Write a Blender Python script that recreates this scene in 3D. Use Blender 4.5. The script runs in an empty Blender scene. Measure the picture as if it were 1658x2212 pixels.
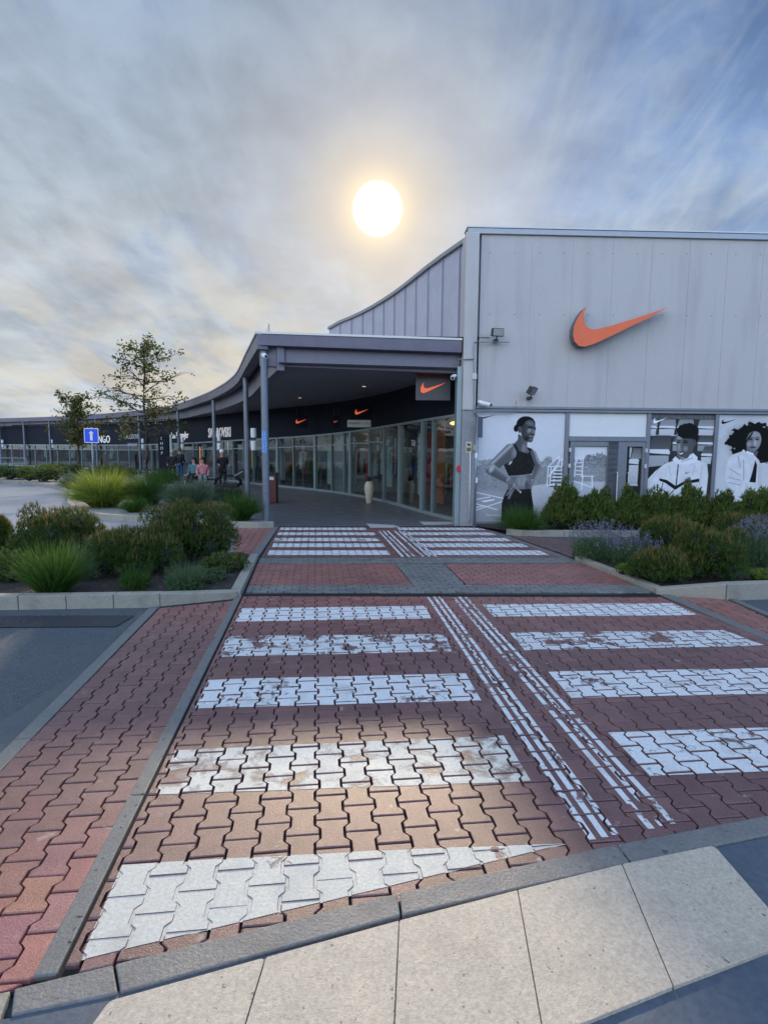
import bpy, math, random
import numpy as np
from mathutils import Vector, Matrix
random.seed(7); rng = np.random.default_rng(11)
SC = bpy.context.scene
# ---------------------------------------------------------------- camera
F = 1230.0; CX, CY = 829.0, 1106.0; H = 1.8
PITCH = -math.atan(134/1230.0); ROLL = 0.008
cam_d = bpy.data.cameras.new('camera'); cam = bpy.data.objects.new('camera', cam_d)
SC.collection.objects.link(cam); SC.camera = cam
cam_d.sensor_fit = 'VERTICAL'; cam_d.sensor_height = 36; cam_d.lens = 36*F/2212
cam_d.clip_start = 0.05; cam_d.clip_end = 3000
RM = Matrix.Rotation(math.pi/2+PITCH, 3, 'X') @ Matrix.Rotation(ROLL, 3, 'Z')
cam.location = (0, 0, H); cam.rotation_euler = RM.to_euler()
def ray(px, py): return RM @ Vector(((px-CX)/F, -(py-CY)/F, -1))
def G(px, py, z=0.0):
    d = ray(px, py); t = (z-H)/d.z; return Vector((d.x*t, d.y*t, z))
def PY(px, py, Y):
    d = ray(px, py); t = Y/d.y; return Vector((d.x*t, Y, H+d.z*t))
def PP(px, py, p0, n):
    d = ray(px, py); o = Vector((0, 0, H)); t = (Vector(p0)-o).dot(n)/d.dot(n); return o+d*t
def MPX(Y): return Y/F      # metres per pixel at depth Y
# ---------------------------------------------------------------- world + sun
SUNP = ray(815, 452).normalized()
LAMP_EL = 23.6
w = bpy.data.worlds.new('World'); SC.world = w; w.use_nodes = True
def build_world():
    nt = w.node_tree; nt.nodes.clear(); N = nt.nodes.new; L = nt.links.new
    out = N('ShaderNodeOutputWorld'); bg = N('ShaderNodeBackground'); L(bg.outputs[0], out.inputs[0])
    tc = N('ShaderNodeTexCoord'); sep = N('ShaderNodeSeparateXYZ'); L(tc.outputs['Generated'], sep.inputs[0])
    def M(op, a, b=None, c=None, clamp=False):
        m = N('ShaderNodeMath'); m.operation = op; m.use_clamp = clamp
        for i, v in enumerate((a, b, c)):
            if v is None: continue
            if isinstance(v, (int, float)): m.inputs[i].default_value = v
            else: L(v, m.inputs[i])
        return m.outputs[0]
    def MR(v, a, b, c, d, smooth=True):
        m = N('ShaderNodeMapRange'); m.interpolation_type = 'SMOOTHSTEP' if smooth else 'LINEAR'
        L(v, m.inputs[0])
        for i, x in enumerate((a, b, c, d)): m.inputs[i+1].default_value = x
        return m.outputs[0]
    def MIX(f, a, b, mode='MIX'):
        m = N('ShaderNodeMix'); m.data_type = 'RGBA'; m.blend_type = mode
        if isinstance(f, (int, float)): m.inputs[0].default_value = f
        else: L(f, m.inputs[0])
        for i, v in ((6, a), (7, b)):
            if isinstance(v, tuple): m.inputs[i].default_value = (*v, 1)
            else: L(v, m.inputs[i])
        return m.outputs[2]
    def NOI(vec, scale, det, rough, dist=0.0):
        n = N('ShaderNodeTexNoise'); n.inputs['Scale'].default_value = scale; n.inputs['Detail'].default_value = det
        n.inputs['Roughness'].default_value = rough; n.inputs['Distortion'].default_value = dist
        L(vec, n.inputs['Vector']); return n.outputs['Fac']
    x, y, z = sep.outputs
    zc = M('ADD', M('MAXIMUM', z, 0.0), 0.22)
    u = M('DIVIDE', x, zc); v = M('DIVIDE', y, zc)
    cb = N('ShaderNodeCombineXYZ'); L(u, cb.inputs[0]); L(v, cb.inputs[1])
    mp = N('ShaderNodeMapping'); L(cb.outputs[0], mp.inputs[0]); mp.inputs['Rotation'].default_value = (0, 0, 0.55); mp.inputs['Scale'].default_value = (1.15, 0.8, 1)
    mp.inputs['Location'].default_value = (3.3, 1.4, 0)
    mp2 = N('ShaderNodeMapping'); L(cb.outputs[0], mp2.inputs[0]); mp2.inputs['Rotation'].default_value = (0, 0, -0.35); mp2.inputs['Scale'].default_value = (1.7, 0.8, 1)
    n1 = NOI(mp.outputs[0], 1.1, 6, 0.55, 0.6); n2 = NOI(mp2.outputs[0], 2.2, 7, 0.6, 0.8); n3 = NOI(cb.outputs[0], 9.0, 6, 0.65, 0.3)
    cl = M('ADD', M('ADD', M('MULTIPLY', n1, 0.62), M('MULTIPLY', n2, 0.30)), M('MULTIPLY', n3, 0.16))
    # blue opens towards the upper right
    az = M('SUBTRACT', M('MULTIPLY', x, 0.28), 0.06)
    mp3 = N('ShaderNodeMapping'); L(cb.outputs[0], mp3.inputs[0]); mp3.inputs['Rotation'].default_value = (0, 0, -0.55); mp3.inputs['Scale'].default_value = (4.2, 1.3, 1)
    n5 = NOI(mp3.outputs[0], 1.6, 6, 0.58, 1.2)
    cl = M('ADD', cl, M('MULTIPLY', M('SUBTRACT', n5, 0.5), 0.55))
    cl = M('SUBTRACT', cl, az)
    cov = MR(cl, 0.40, 0.66, 0.0, 1.0, False)
    sky = N('ShaderNodeTexSky'); sky.sky_type = 'NISHITA'; sky.sun_disc = False
    sky.sun_elevation = math.radians(22); sky.sun_rotation = 0.0
    ns = MIX(1.0, sky.outputs[0], (0.020, 0.022, 0.026), 'MULTIPLY')
    blue = MIX(MR(z, 0.0, 0.75, 0, 1), (0.22, 0.33, 0.50), (0.065, 0.145, 0.33))
    blue = MIX(1.0, blue, ns, 'ADD')
    grey = MIX(MR(z, 0.02, 0.7, 0, 1), (0.57, 0.63, 0.68), (0.31, 0.40, 0.53))
    col = MIX(cov, blue, grey)
    # fine mottling of the veil cloud
    nm = NOI(cb.outputs[0], 3.6, 6, 0.58, 0.2); mm = MR(M('ADD', M('MULTIPLY', nm, .7), M('MULTIPLY', n5, .3)), 0.32, 0.66, 0.83, 1.18); mc = N('ShaderNodeVectorMath'); mc.operation = 'SCALE'; L(col, mc.inputs[0]); L(mm, mc.inputs['Scale']); col = mc.outputs[0]
    # darker undersides in the thicker bands
    n4 = NOI(mp2.outputs[0], 1.3, 5, 0.5, 0.5)
    dk = MR(n4, 0.46, 0.68, 1.0, 0.68)
    dkc = N('ShaderNodeCombineColor'); L(dk, dkc.inputs[0]); L(M('POWER', dk, 0.85), dkc.inputs[1]); L(M('POWER', dk, 0.55), dkc.inputs[2])
    col = MIX(1.0, col, dkc.outputs[0], 'MULTIPLY')
    sv = N('ShaderNodeVectorMath'); sv.operation = 'DOT_PRODUCT'; L(tc.outputs['Generated'], sv.inputs[0]); sv.inputs[1].default_value = SUNP
    d = sv.outputs['Value']
    ang = M('MULTIPLY', M('ARCCOSINE', M('MINIMUM', d, 1.0)), 180/math.pi)
    # warm veil low over the roofs
    warm = M('MULTIPLY', MR(z, 0.02, 0.42, 1, 0), MR(ang, 8, 62, 1, 0))
    warm = M('MULTIPLY', warm, MR(n2, 0.40, 0.60, 0.15, 1.0))
    col = MIX(M('MULTIPLY', warm, 0.75), col, (0.86, 0.72, 0.50))
    veil = MR(ang, 2, 22, 0.55, 0)
    col = MIX(veil, col, (0.72, 0.68, 0.64))
    col = MIX(MR(ang, 2, 9, 0.6, 0), col, (0.95, 0.80, 0.62))
    halo = M('POWER', MR(ang, 1.9, 5.6, 1, 0, False), 3.0)
    col = MIX(halo, col, (1.25, 1.02, 0.72))
    disc = MR(ang, 1.3, 2.3, 1, 0)
    col = MIX(disc, col, (9.0, 8.4, 6.8))
    # unseen sky behind the camera raised to fill the wall and ground with light
    back = MR(y, -0.35, 0.35, 3.9, 1.0)
    bc = N('ShaderNodeVectorMath'); bc.operation = 'SCALE'; L(col, bc.inputs[0]); L(back, bc.inputs['Scale'])
    L(bc.outputs[0], bg.inputs[0]); bg.inputs[1].default_value = 1.0
build_world()
sd = bpy.data.lights.new('sun', 'SUN'); so = bpy.data.objects.new('sun', sd); SC.collection.objects.link(so)
sd.energy = 4.0; sd.angle = math.radians(1.6); sd.color = (1.0, 0.82, 0.58)
_h = math.atan2(SUNP.x, SUNP.y)
_s = Vector((math.sin(_h)*math.cos(math.radians(LAMP_EL)), math.cos(_h)*math.cos(math.radians(LAMP_EL)), math.sin(math.radians(LAMP_EL))))
so.rotation_euler = _s.to_track_quat('Z', 'Y').to_euler(); so.location = (0, 30, 30)
SC.view_settings.view_transform = 'Standard'; SC.view_settings.look = 'None'
SC.view_settings.exposure = 0.0; SC.view_settings.gamma = 1.0
SC.render.resolution_x = 767; SC.render.resolution_y = 1024
SC.render.engine = 'CYCLES'
SC.cycles.max_bounces = 6; SC.cycles.transparent_max_bounces = 12; SC.cycles.caustics_reflective = False; SC.cycles.caustics_refractive = False
SC.cycles.sample_clamp_indirect = 4.0

# ---------------------------------------------------------------- materials
def mat(name, col, rough=0.6, metal=0.0, spec=0.5, noise=None, bump=None, stain=None, emit=None, col2=None, specks=None, streaks=None):
    """noise=(scale, amount); bump=(scale, strength, dist); stain=(scale, amount, colour)"""
    m = bpy.data.materials.new(name); m.use_nodes = True; nt = m.node_tree; N = nt.nodes.new; L = nt.links.new
    p = nt.nodes['Principled BSDF']; p.inputs['Roughness'].default_value = rough; p.inputs['Metallic'].default_value = metal
    p.inputs['Specular IOR Level'].default_value = spec
    tc = N('ShaderNodeTexCoord'); c = None
    rgb = N('ShaderNodeRGB'); rgb.outputs[0].default_value = (*col, 1); c = rgb.outputs[0]
    def nz(s, det=5, ro=0.6):
        n = N('ShaderNodeTexNoise'); n.inputs['Scale'].default_value = s; n.inputs['Detail'].default_value = det; n.inputs['Roughness'].default_value = ro
        L(tc.outputs['Object'], n.inputs['Vector']); return n.outputs['Fac']
    def mix(f, a, b, mode='MIX'):
        mx = N('ShaderNodeMix'); mx.data_type = 'RGBA'; mx.blend_type = mode
        if isinstance(f, float): mx.inputs[0].default_value = f
        else: L(f, mx.inputs[0])
        for i, v in ((6, a), (7, b)):
            if isinstance(v, tuple): mx.inputs[i].default_value = (*v, 1)
            else: L(v, mx.inputs[i])
        return mx.outputs[2]
    def mr(v, a, b, c_, d_):
        q = N('ShaderNodeMapRange'); L(v, q.inputs[0])
        for i, x in enumerate((a, b, c_, d_)): q.inputs[i+1].default_value = x
        return q.outputs[0]
    if col2 is not None: c = mix(mr(nz(1.7, 3), 0.4, 0.6, 0, 1), c, col2)
    if noise:
        v = mr(nz(noise[0]), 0.3, 0.7, 1-noise[1], 1+noise[1]); cc = N('ShaderNodeCombineColor')
        for i in range(3): L(v, cc.inputs[i])
        c = mix(1.0, c, cc.outputs[0], 'MULTIPLY')
    if stain:
        c = mix(mr(nz(stain[0], 6, 0.65), 0.5, 0.72, 0, stain[1]), c, stain[2])
        r = mr(nz(stain[0]*1.7), 0.3, 0.7, rough-0.08, min(1, rough+0.1)); L(r, p.inputs['Roughness'])
    if specks:
        for sc_, th_ in specks[0]: c = mix(mr(nz(sc_, 2, .5), th_, th_+.02, 0, .75), c, specks[1])
    if streaks:
        mp_ = N('ShaderNodeMapping'); mp_.inputs['Scale'].default_value = (streaks[0], streaks[0], .35); L(tc.outputs['Object'], mp_.inputs[0]); ns_ = N('ShaderNodeTexNoise'); ns_.inputs['Scale'].default_value = 1; ns_.inputs['Detail'].default_value = 6; L(mp_.outputs[0], ns_.inputs['Vector'])
        c = mix(mr(ns_.outputs['Fac'], .50, .70, 0, streaks[1]), c, streaks[2])
    L(c, p.inputs['Base Color'])
    if bump:
        b = N('ShaderNodeBump'); b.inputs['Strength'].default_value = bump[1]; b.inputs['Distance'].default_value = bump[2]
        L(nz(bump[0]), b.inputs['Height']); L(b.outputs[0], p.inputs['Normal'])
    if emit:
        p.inputs['Emission Color'].default_value = (*emit[:3], 1); p.inputs['Emission Strength'].default_value = emit[3]
    return m
def attr_mat(name, attr='Col', rough=0.7, spec=0.4, bump=None, noise=None, island=0.0, patch=None):
    m = bpy.data.materials.new(name); m.use_nodes = True; nt = m.node_tree; N = nt.nodes.new; L = nt.links.new
    p = nt.nodes['Principled BSDF']; p.inputs['Roughness'].default_value = rough; p.inputs['Specular IOR Level'].default_value = spec
    a = N('ShaderNodeAttribute'); a.attribute_name = attr; c = a.outputs['Color']; tc = N('ShaderNodeTexCoord')
    def nz(s, det=5):
        n = N('ShaderNodeTexNoise'); n.inputs['Scale'].default_value = s; n.inputs['Detail'].default_value = det; n.inputs['Roughness'].default_value = 0.65
        L(tc.outputs['Object'], n.inputs['Vector']); return n.outputs['Fac']
    def mul(c, v):
        cc = N('ShaderNodeCombineColor')
        for i in range(3): L(v, cc.inputs[i])
        mx = N('ShaderNodeMix'); mx.data_type = 'RGBA'; mx.blend_type = 'MULTIPLY'; mx.inputs[0].default_value = 1
        L(c, mx.inputs[6]); L(cc.outputs[0], mx.inputs[7]); return mx.outputs[2]
    def mr(v, a_, b_, c_, d_):
        q = N('ShaderNodeMapRange'); L(v, q.inputs[0])
        for i, x in enumerate((a_, b_, c_, d_)): q.inputs[i+1].default_value = x
        return q.outputs[0]
    if noise:
        for s, am in noise: c = mul(c, mr(nz(s), 0.3, 0.7, 1-am, 1+am))
    if patch:   # pale mineral bloom
        mx = N('ShaderNodeMix'); mx.data_type = 'RGBA'; L(mr(nz(patch[0], 7), patch[1], patch[1]+0.06, 0, patch[2]), mx.inputs[0]); L(c, mx.inputs[6]); mx.inputs[7].default_value = (*patch[3], 1); c = mx.outputs[2]
    L(c, p.inputs['Base Color'])
    if bump:
        b = N('ShaderNodeBump'); b.inputs['Strength'].default_value = bump[1]; b.inputs['Distance'].default_value = bump[2]
        L(nz(bump[0]), b.inputs['Height']); L(b.outputs[0], p.inputs['Normal'])
    return m
def leaf_mat(name, cols, trans=0.35, rough=0.55):
    m = bpy.data.materials.new(name); m.use_nodes = True; nt = m.node_tree; N = nt.nodes.new; L = nt.links.new
    p = nt.nodes['Principled BSDF']; p.inputs['Roughness'].default_value = rough; p.inputs['Specular IOR Level'].default_value = 0.3
    g = N('ShaderNodeNewGeometry'); r = N('ShaderNodeValToRGB'); L(g.outputs['Random Per Island'], r.inputs[0])
    e = r.color_ramp.elements
    while len(e) < len(cols): e.new(0.5)
    for i, c in enumerate(cols): e[i].position = i/(len(cols)-1); e[i].color = (*c, 1)
    L(r.outputs[0], p.inputs['Base Color'])
    t = N('ShaderNodeBsdfTranslucent'); hs = N('ShaderNodeHueSaturation'); hs.inputs['Value'].default_value = 1.8; hs.inputs['Hue'].default_value = 0.485
    L(r.outputs[0], hs.inputs['Color']); L(hs.outputs[0], t.inputs[0])
    mx = N('ShaderNodeMixShader'); mx.inputs[0].default_value = trans; L(p.outputs[0], mx.inputs[1]); L(t.outputs[0], mx.inputs[2])
    L(mx.outputs[0], nt.nodes['Material Output'].inputs[0]); return m
def paint_mat(name, wear, scale=14.0, base=(0.66, 0.66, 0.66), soft=.05, amax=.96):
    m = mat(name, base, rough=0.6, spec=.3, noise=(60, 0.14), stain=(4.5, 0.7, (0.44, 0.41, 0.37)), bump=(90, 0.8, 0.004))
    nt = m.node_tree; N = nt.nodes.new; L = nt.links.new; p = nt.nodes['Principled BSDF']
    tc = N('ShaderNodeTexCoord'); n = N('ShaderNodeTexNoise'); n.inputs['Scale'].default_value = scale; n.inputs['Detail'].default_value = 8; n.inputs['Roughness'].default_value = 0.7; n.inputs['Distortion'].default_value = 0.6
    n2 = N('ShaderNodeTexNoise'); n2.inputs['Scale'].default_value = 3.1; n2.inputs['Detail'].default_value = 3
    L(tc.outputs['Object'], n.inputs['Vector']); L(tc.outputs['Object'], n2.inputs['Vector'])
    ad = N('ShaderNodeMath'); ad.operation = 'ADD'; L(n.outputs['Fac'], ad.inputs[0]); L(n2.outputs['Fac'], ad.inputs[1])
    q = N('ShaderNodeMapRange'); L(ad.outputs[0], q.inputs[0]); q.inputs[1].default_value = wear; q.inputs[2].default_value = wear+soft
    q.inputs[3].default_value = 0; q.inputs[4].default_value = amax
    L(q.outputs[0], p.inputs['Alpha']); return m
M = {}
M['asphalt'] = mat('asphalt', (0.062, 0.078, 0.092), 0.62, noise=(75, 0.75), stain=(0.7, 0.35, (0.085, 0.10, 0.115)), bump=(190, 0.75, 0.008))
M['asphalt_smooth'] = mat('asphalt_smooth', (0.07, 0.082, 0.095), 0.6, noise=(60, 0.2), stain=(1.3, 0.5, (0.075, 0.085, 0.10)), bump=(240, 0.35, 0.003))
M['asphalt_dark'] = mat('asphalt_dark', (0.022, 0.027, 0.036), 0.6, noise=(150, 0.3), bump=(190, 0.5, 0.005))
M['slate'] = mat('slate_paving', (0.070, 0.088, 0.115), 0.5, noise=(30, 0.18), stain=(2.2, 0.6, (0.11, 0.13, 0.15)), bump=(90, 0.4, 0.004))
M['drive'] = mat('wet_drive', (0.24, 0.245, 0.28), 0.34, spec=0.6, noise=(3, 0.12), stain=(0.5, 0.6, (0.15, 0.155, 0.18)), bump=(120, 0.15, 0.003))
M['sand'] = mat('joint_sand', (0.014, 0.012, 0.011), 0.9, noise=(50, 0.4), bump=(120, 0.6, 0.006))
M['kerb'] = mat('kerb_concrete', (0.31, 0.285, 0.235), 0.65, noise=(45, 0.16), stain=(4.0, 0.7, (0.17, 0.16, 0.13)), bump=(80, 0.8, 0.006), specks=(((45, .69),), (.08, .07, .06)))
M['strip'] = mat('strip_concrete', (0.145, 0.145, 0.14), 0.6, noise=(60, 0.22), stain=(5.0, 0.5, (0.085, 0.085, 0.085)), bump=(110, 0.7, 0.004))
M['strip_low'] = mat('edge_concrete', (0.17, 0.165, 0.16), 0.55, noise=(55, 0.2), stain=(3.0, 0.6, (0.09, 0.085, 0.08)), bump=(90, 0.9, 0.006), specks=(((40, .69), (16, .72)), (.05, .05, .05)))
M['slab'] = mat('sandstone', (0.47, 0.395, 0.31), 0.6, noise=(70, 0.22), stain=(3.0, 0.5, (0.29, 0.24, 0.19)), bump=(130, 0.8, 0.004), specks=(((38, .70), (13, .735)), (.12, .09, .07)))
M['tile'] = mat('arcade_tiles', (0.10, 0.10, 0.115), 0.42, noise=(14, 0.2), stain=(1.6, 0.5, (0.09, 0.085, 0.09)), bump=(60, 0.05, 0.001))
M['paletile'] = mat('pale_tiles', (0.42, 0.41, 0.40), 0.5, noise=(20, 0.1))
M['soil'] = mat('soil', (0.035, 0.028, 0.024), 0.9, noise=(30, 0.5), bump=(60, 1.0, 0.03))
M['gravel'] = mat('gravel', (0.27, 0.25, 0.23), 0.85, noise=(45, 0.6), bump=(60, 1.0, 0.03))
M['brick'] = attr_mat('paver_concrete', rough=0.40, spec=0.55, bump=(190, 0.8, 0.0035), noise=((110, 0.42), (7, 0.16), (1.1, 0.14)), patch=(8, 0.63, 0.6, (0.40, 0.33, 0.28)))
M['print'] = attr_mat('printed_film', rough=0.5, spec=0.12, noise=((40, 0.05),))
M['wall'] = mat('render_wall', (0.50, 0.465, 0.455), 0.75, noise=(75, 0.12), stain=(1.1, 0.30, (0.42, 0.39, 0.39)), bump=(90, 0.5, 0.004), streaks=(3.2, .35, (.33, .31, .31)))
M['coping'] = mat('coping_metal', (0.32, 0.33, 0.35), 0.4, metal=0.6, noise=(8, 0.05))
M['clad'] = mat('metal_cladding', (0.46, 0.46, 0.56), 0.38, metal=0.5, noise=(2.5, 0.08))
M['seam'] = mat('seam_metal', (0.24, 0.24, 0.30), 0.5, metal=0.4)
M['fascia'] = mat('fascia_paint', (0.13, 0.12, 0.16), 0.45, metal=0.2, noise=(6, 0.06), stain=(2.0, 0.25, (0.10, 0.09, 0.12)))
M['beam'] = mat('beam_paint', (0.17, 0.165, 0.215), 0.45, metal=0.2, noise=(6, 0.06))
M['flash'] = mat('flashing', (0.50, 0.50, 0.50), 0.4, metal=0.5)
M['soffit'] = mat('soffit_boards', (0.24, 0.235, 0.26), 0.6, noise=(4, 0.1))
M['dark'] = mat('dark_cladding', (0.016, 0.019, 0.030), 0.7, spec=.1, noise=(5, 0.1))
M['column'] = mat('column_paint', (0.17, 0.19, 0.23), 0.35, metal=0.3, noise=(10, 0.08), stain=(3, 0.3, (0.11, 0.12, 0.15)))
M['post'] = mat('concrete_post', (0.27, 0.265, 0.28), 0.7, noise=(30, 0.15), stain=(3, 0.4, (0.20, 0.195, 0.205)), bump=(70, 0.4, 0.004))
M['frame'] = mat('window_frame', (0.20, 0.21, 0.24), 0.4, metal=0.4, noise=(8, 0.06))
M['mull'] = mat('mullion', (0.25, 0.32, 0.34), 0.35, metal=0.3, noise=(8, 0.06))
M['orange'] = mat('orange_sign', (0.80, 0.13, 0.035), 0.35, noise=(3, 0.06))
M['signside'] = mat('sign_side', (0.10, 0.10, 0.12), 0.5)
M['orange_lit'] = mat('orange_lit', (0.8, 0.10, 0.03), 0.4, emit=(1.0, 0.16, 0.06, 0.55))
M['white'] = mat('white_paint', (0.72, 0.72, 0.72), 0.4, noise=(20, 0.04))
M['offwhite'] = mat('offwhite', (0.55, 0.55, 0.53), 0.5, noise=(20, 0.06))
M['lettering'] = mat('lit_letters', (0.8, 0.8, 0.8), 0.4, emit=(1, 1, 1, 0.2))
M['dimletter'] = mat('dim_letters', (0.45, 0.45, 0.47), 0.4)
M['black'] = mat('black_plastic', (0.018, 0.018, 0.022), 0.4)
M['galv'] = mat('galvanised', (0.24, 0.26, 0.29), 0.4, metal=0.6, noise=(15, 0.1))
M['blue'] = mat('sign_blue', (0.015, 0.07, 0.62), 0.35, emit=(0.01, 0.05, 0.6, 0.12))
M['red'] = mat('red_plastic', (0.55, 0.02, 0.03), 0.35)
M['darkred'] = mat('bin_red', (0.09, 0.018, 0.022), 0.45, noise=(9, 0.1))
M['yellow'] = mat('yellow_panel', (0.62, 0.52, 0.16), 0.5, emit=(0.9, 0.75, 0.3, 0.25))
M['poster_blue'] = mat('poster_blue', (0.10, 0.24, 0.50), 0.5, noise=(26, 0.6))
M['cream'] = mat('vase_ceramic', (0.50, 0.47, 0.36), 0.35, noise=(8, 0.1))
M['interior'] = mat('shop_interior', (0.10, 0.10, 0.11), 0.7, noise=(3, 0.5))
M['wood'] = mat('bark', (0.06, 0.045, 0.035), 0.85, noise=(30, 0.3), bump=(40, 0.8, 0.01))
M['skin'] = mat('skin', (0.45, 0.26, 0.19), 0.5)
M['warm'] = mat('warm_lamp', (0.9, 0.6, 0.2), 0.5, emit=(1.0, 0.55, 0.12, 4.0))
M['warmstrip'] = mat('warm_strip', (0.9, 0.4, 0.2), 0.5, emit=(1.0, 0.4, 0.18, 1.2))
M['spot'] = mat('ceiling_spot', (0.9, 0.8, 0.7), 0.5, emit=(1.0, 0.7, 0.5, 0.9))
for nm, c in dict(g_red=(0.35, 0.02, 0.03), g_black=(0.012, 0.012, 0.016), g_white=(0.5, 0.5, 0.5), g_teal=(0.05, 0.14, 0.16), g_blue=(0.03, 0.08, 0.2),
                  g_orange=(0.45, 0.11, 0.03), g_grey=(0.2, 0.21, 0.22), g_pink=(0.5, 0.2, 0.22), g_brown=(0.16, 0.08, 0.05), g_olive=(0.14, 0.14, 0.06), g_pale=(0.42, 0.5, 0.48), g_yellow=(0.6, 0.36, 0.06)).items():
    M[nm] = mat(nm, c, 0.75, noise=(12, 0.25))
def glass_mat():
    m = bpy.data.materials.new('shop_glass'); m.use_nodes = True; nt = m.node_tree; N = nt.nodes.new; L = nt.links.new; nt.nodes.remove(nt.nodes['Principled BSDF'])
    g = N('ShaderNodeBsdfGlossy'); g.inputs['Roughness'].default_value = 0.015; g.inputs[0].default_value = (0.9, 0.95, 0.95, 1)
    t = N('ShaderNodeBsdfTransparent'); t.inputs[0].default_value = (0.62, 0.70, 0.70, 1)
    lw_ = N('ShaderNodeLayerWeight'); lw_.inputs[0].default_value = 0.5; pw_ = N('ShaderNodeMath'); pw_.operation = 'POWER'; L(lw_.outputs['Facing'], pw_.inputs[0]); pw_.inputs[1].default_value = 3.5
    f = N('ShaderNodeMapRange'); L(pw_.outputs[0], f.inputs[0]); f.inputs[3].default_value = 0.055; f.inputs[4].default_value = 0.85
    tc = N('ShaderNodeTexCoord'); n = N('ShaderNodeTexNoise'); n.inputs['Scale'].default_value = 0.8; L(tc.outputs['Object'], n.inputs['Vector'])
    b = N('ShaderNodeBump'); b.inputs['Strength'].default_value = 0.05; b.inputs['Distance'].default_value = 0.05; L(n.outputs['Fac'], b.inputs['Height']); L(b.outputs[0], g.inputs['Normal'])
    mx = N('ShaderNodeMixShader'); L(f.outputs[0], mx.inputs[0]); L(t.outputs[0], mx.inputs[1]); L(g.outputs[0], mx.inputs[2]); L(mx.outputs[0], nt.nodes['Material Output'].inputs[0])
    return m
M['glass'] = glass_mat()
M['pine'] = leaf_mat('pine_needles', [(0.02, 0.0532, 0.0119), (0.0375, 0.0868, 0.0166), (0.0562, 0.1148, 0.0214), (0.1, 0.133, 0.0285)], 0.25)
M['candle'] = leaf_mat('pine_candles', [(0.1275, 0.0765, 0.0255), (0.204, 0.1275, 0.0425), (0.1275, 0.1275, 0.0382)], 0.3)
M['conifer'] = leaf_mat('conifer_sprays', [(0.0286, 0.051, 0.0123), (0.052, 0.1092, 0.0222), (0.0845, 0.1529, 0.0296), (0.143, 0.1747, 0.0432), (0.13, 0.0946, 0.037)], 0.3)
M['grass_y'] = leaf_mat('bright_grass', [(0.063, 0.117, 0.0135), (0.108, 0.18, 0.0225), (0.18, 0.243, 0.036), (0.27, 0.27, 0.072)], 0.5)
M['grass_g'] = leaf_mat('green_grass', [(0.0213, 0.0595, 0.0102), (0.0425, 0.102, 0.017), (0.0765, 0.1445, 0.0255)], 0.4)
M['grass_b'] = leaf_mat('bluish_grass', [(0.0425, 0.0765, 0.0425), (0.0765, 0.1275, 0.068), (0.119, 0.17, 0.102)], 0.35)
M['grass_d'] = leaf_mat('dark_grass', [(0.0096, 0.024, 0.0096), (0.024, 0.048, 0.016), (0.04, 0.072, 0.024)], 0.3)
M['sage'] = leaf_mat('sage_leaves', [(0.0374, 0.0733, 0.0355), (0.0748, 0.1257, 0.0533), (0.1122, 0.178, 0.0799)], 0.3)
M['flower'] = leaf_mat('violet_flowers', [(0.12, 0.11, 0.16), (0.18, 0.165, 0.235), (0.24, 0.225, 0.30)], 0.3)
M['lime'] = leaf_mat('lime_leaves', [(0.12, 0.18, 0.02), (0.22, 0.28, 0.04)], 0.4)
M['oak'] = leaf_mat('oak_leaves', [(0.021, 0.035, 0.0084), (0.042, 0.063, 0.014), (0.077, 0.098, 0.021), (0.105, 0.077, 0.0245)], 0.45)
M['needle_core'] = mat('dark_core', (0.010, 0.014, 0.008), 0.9)

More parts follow.
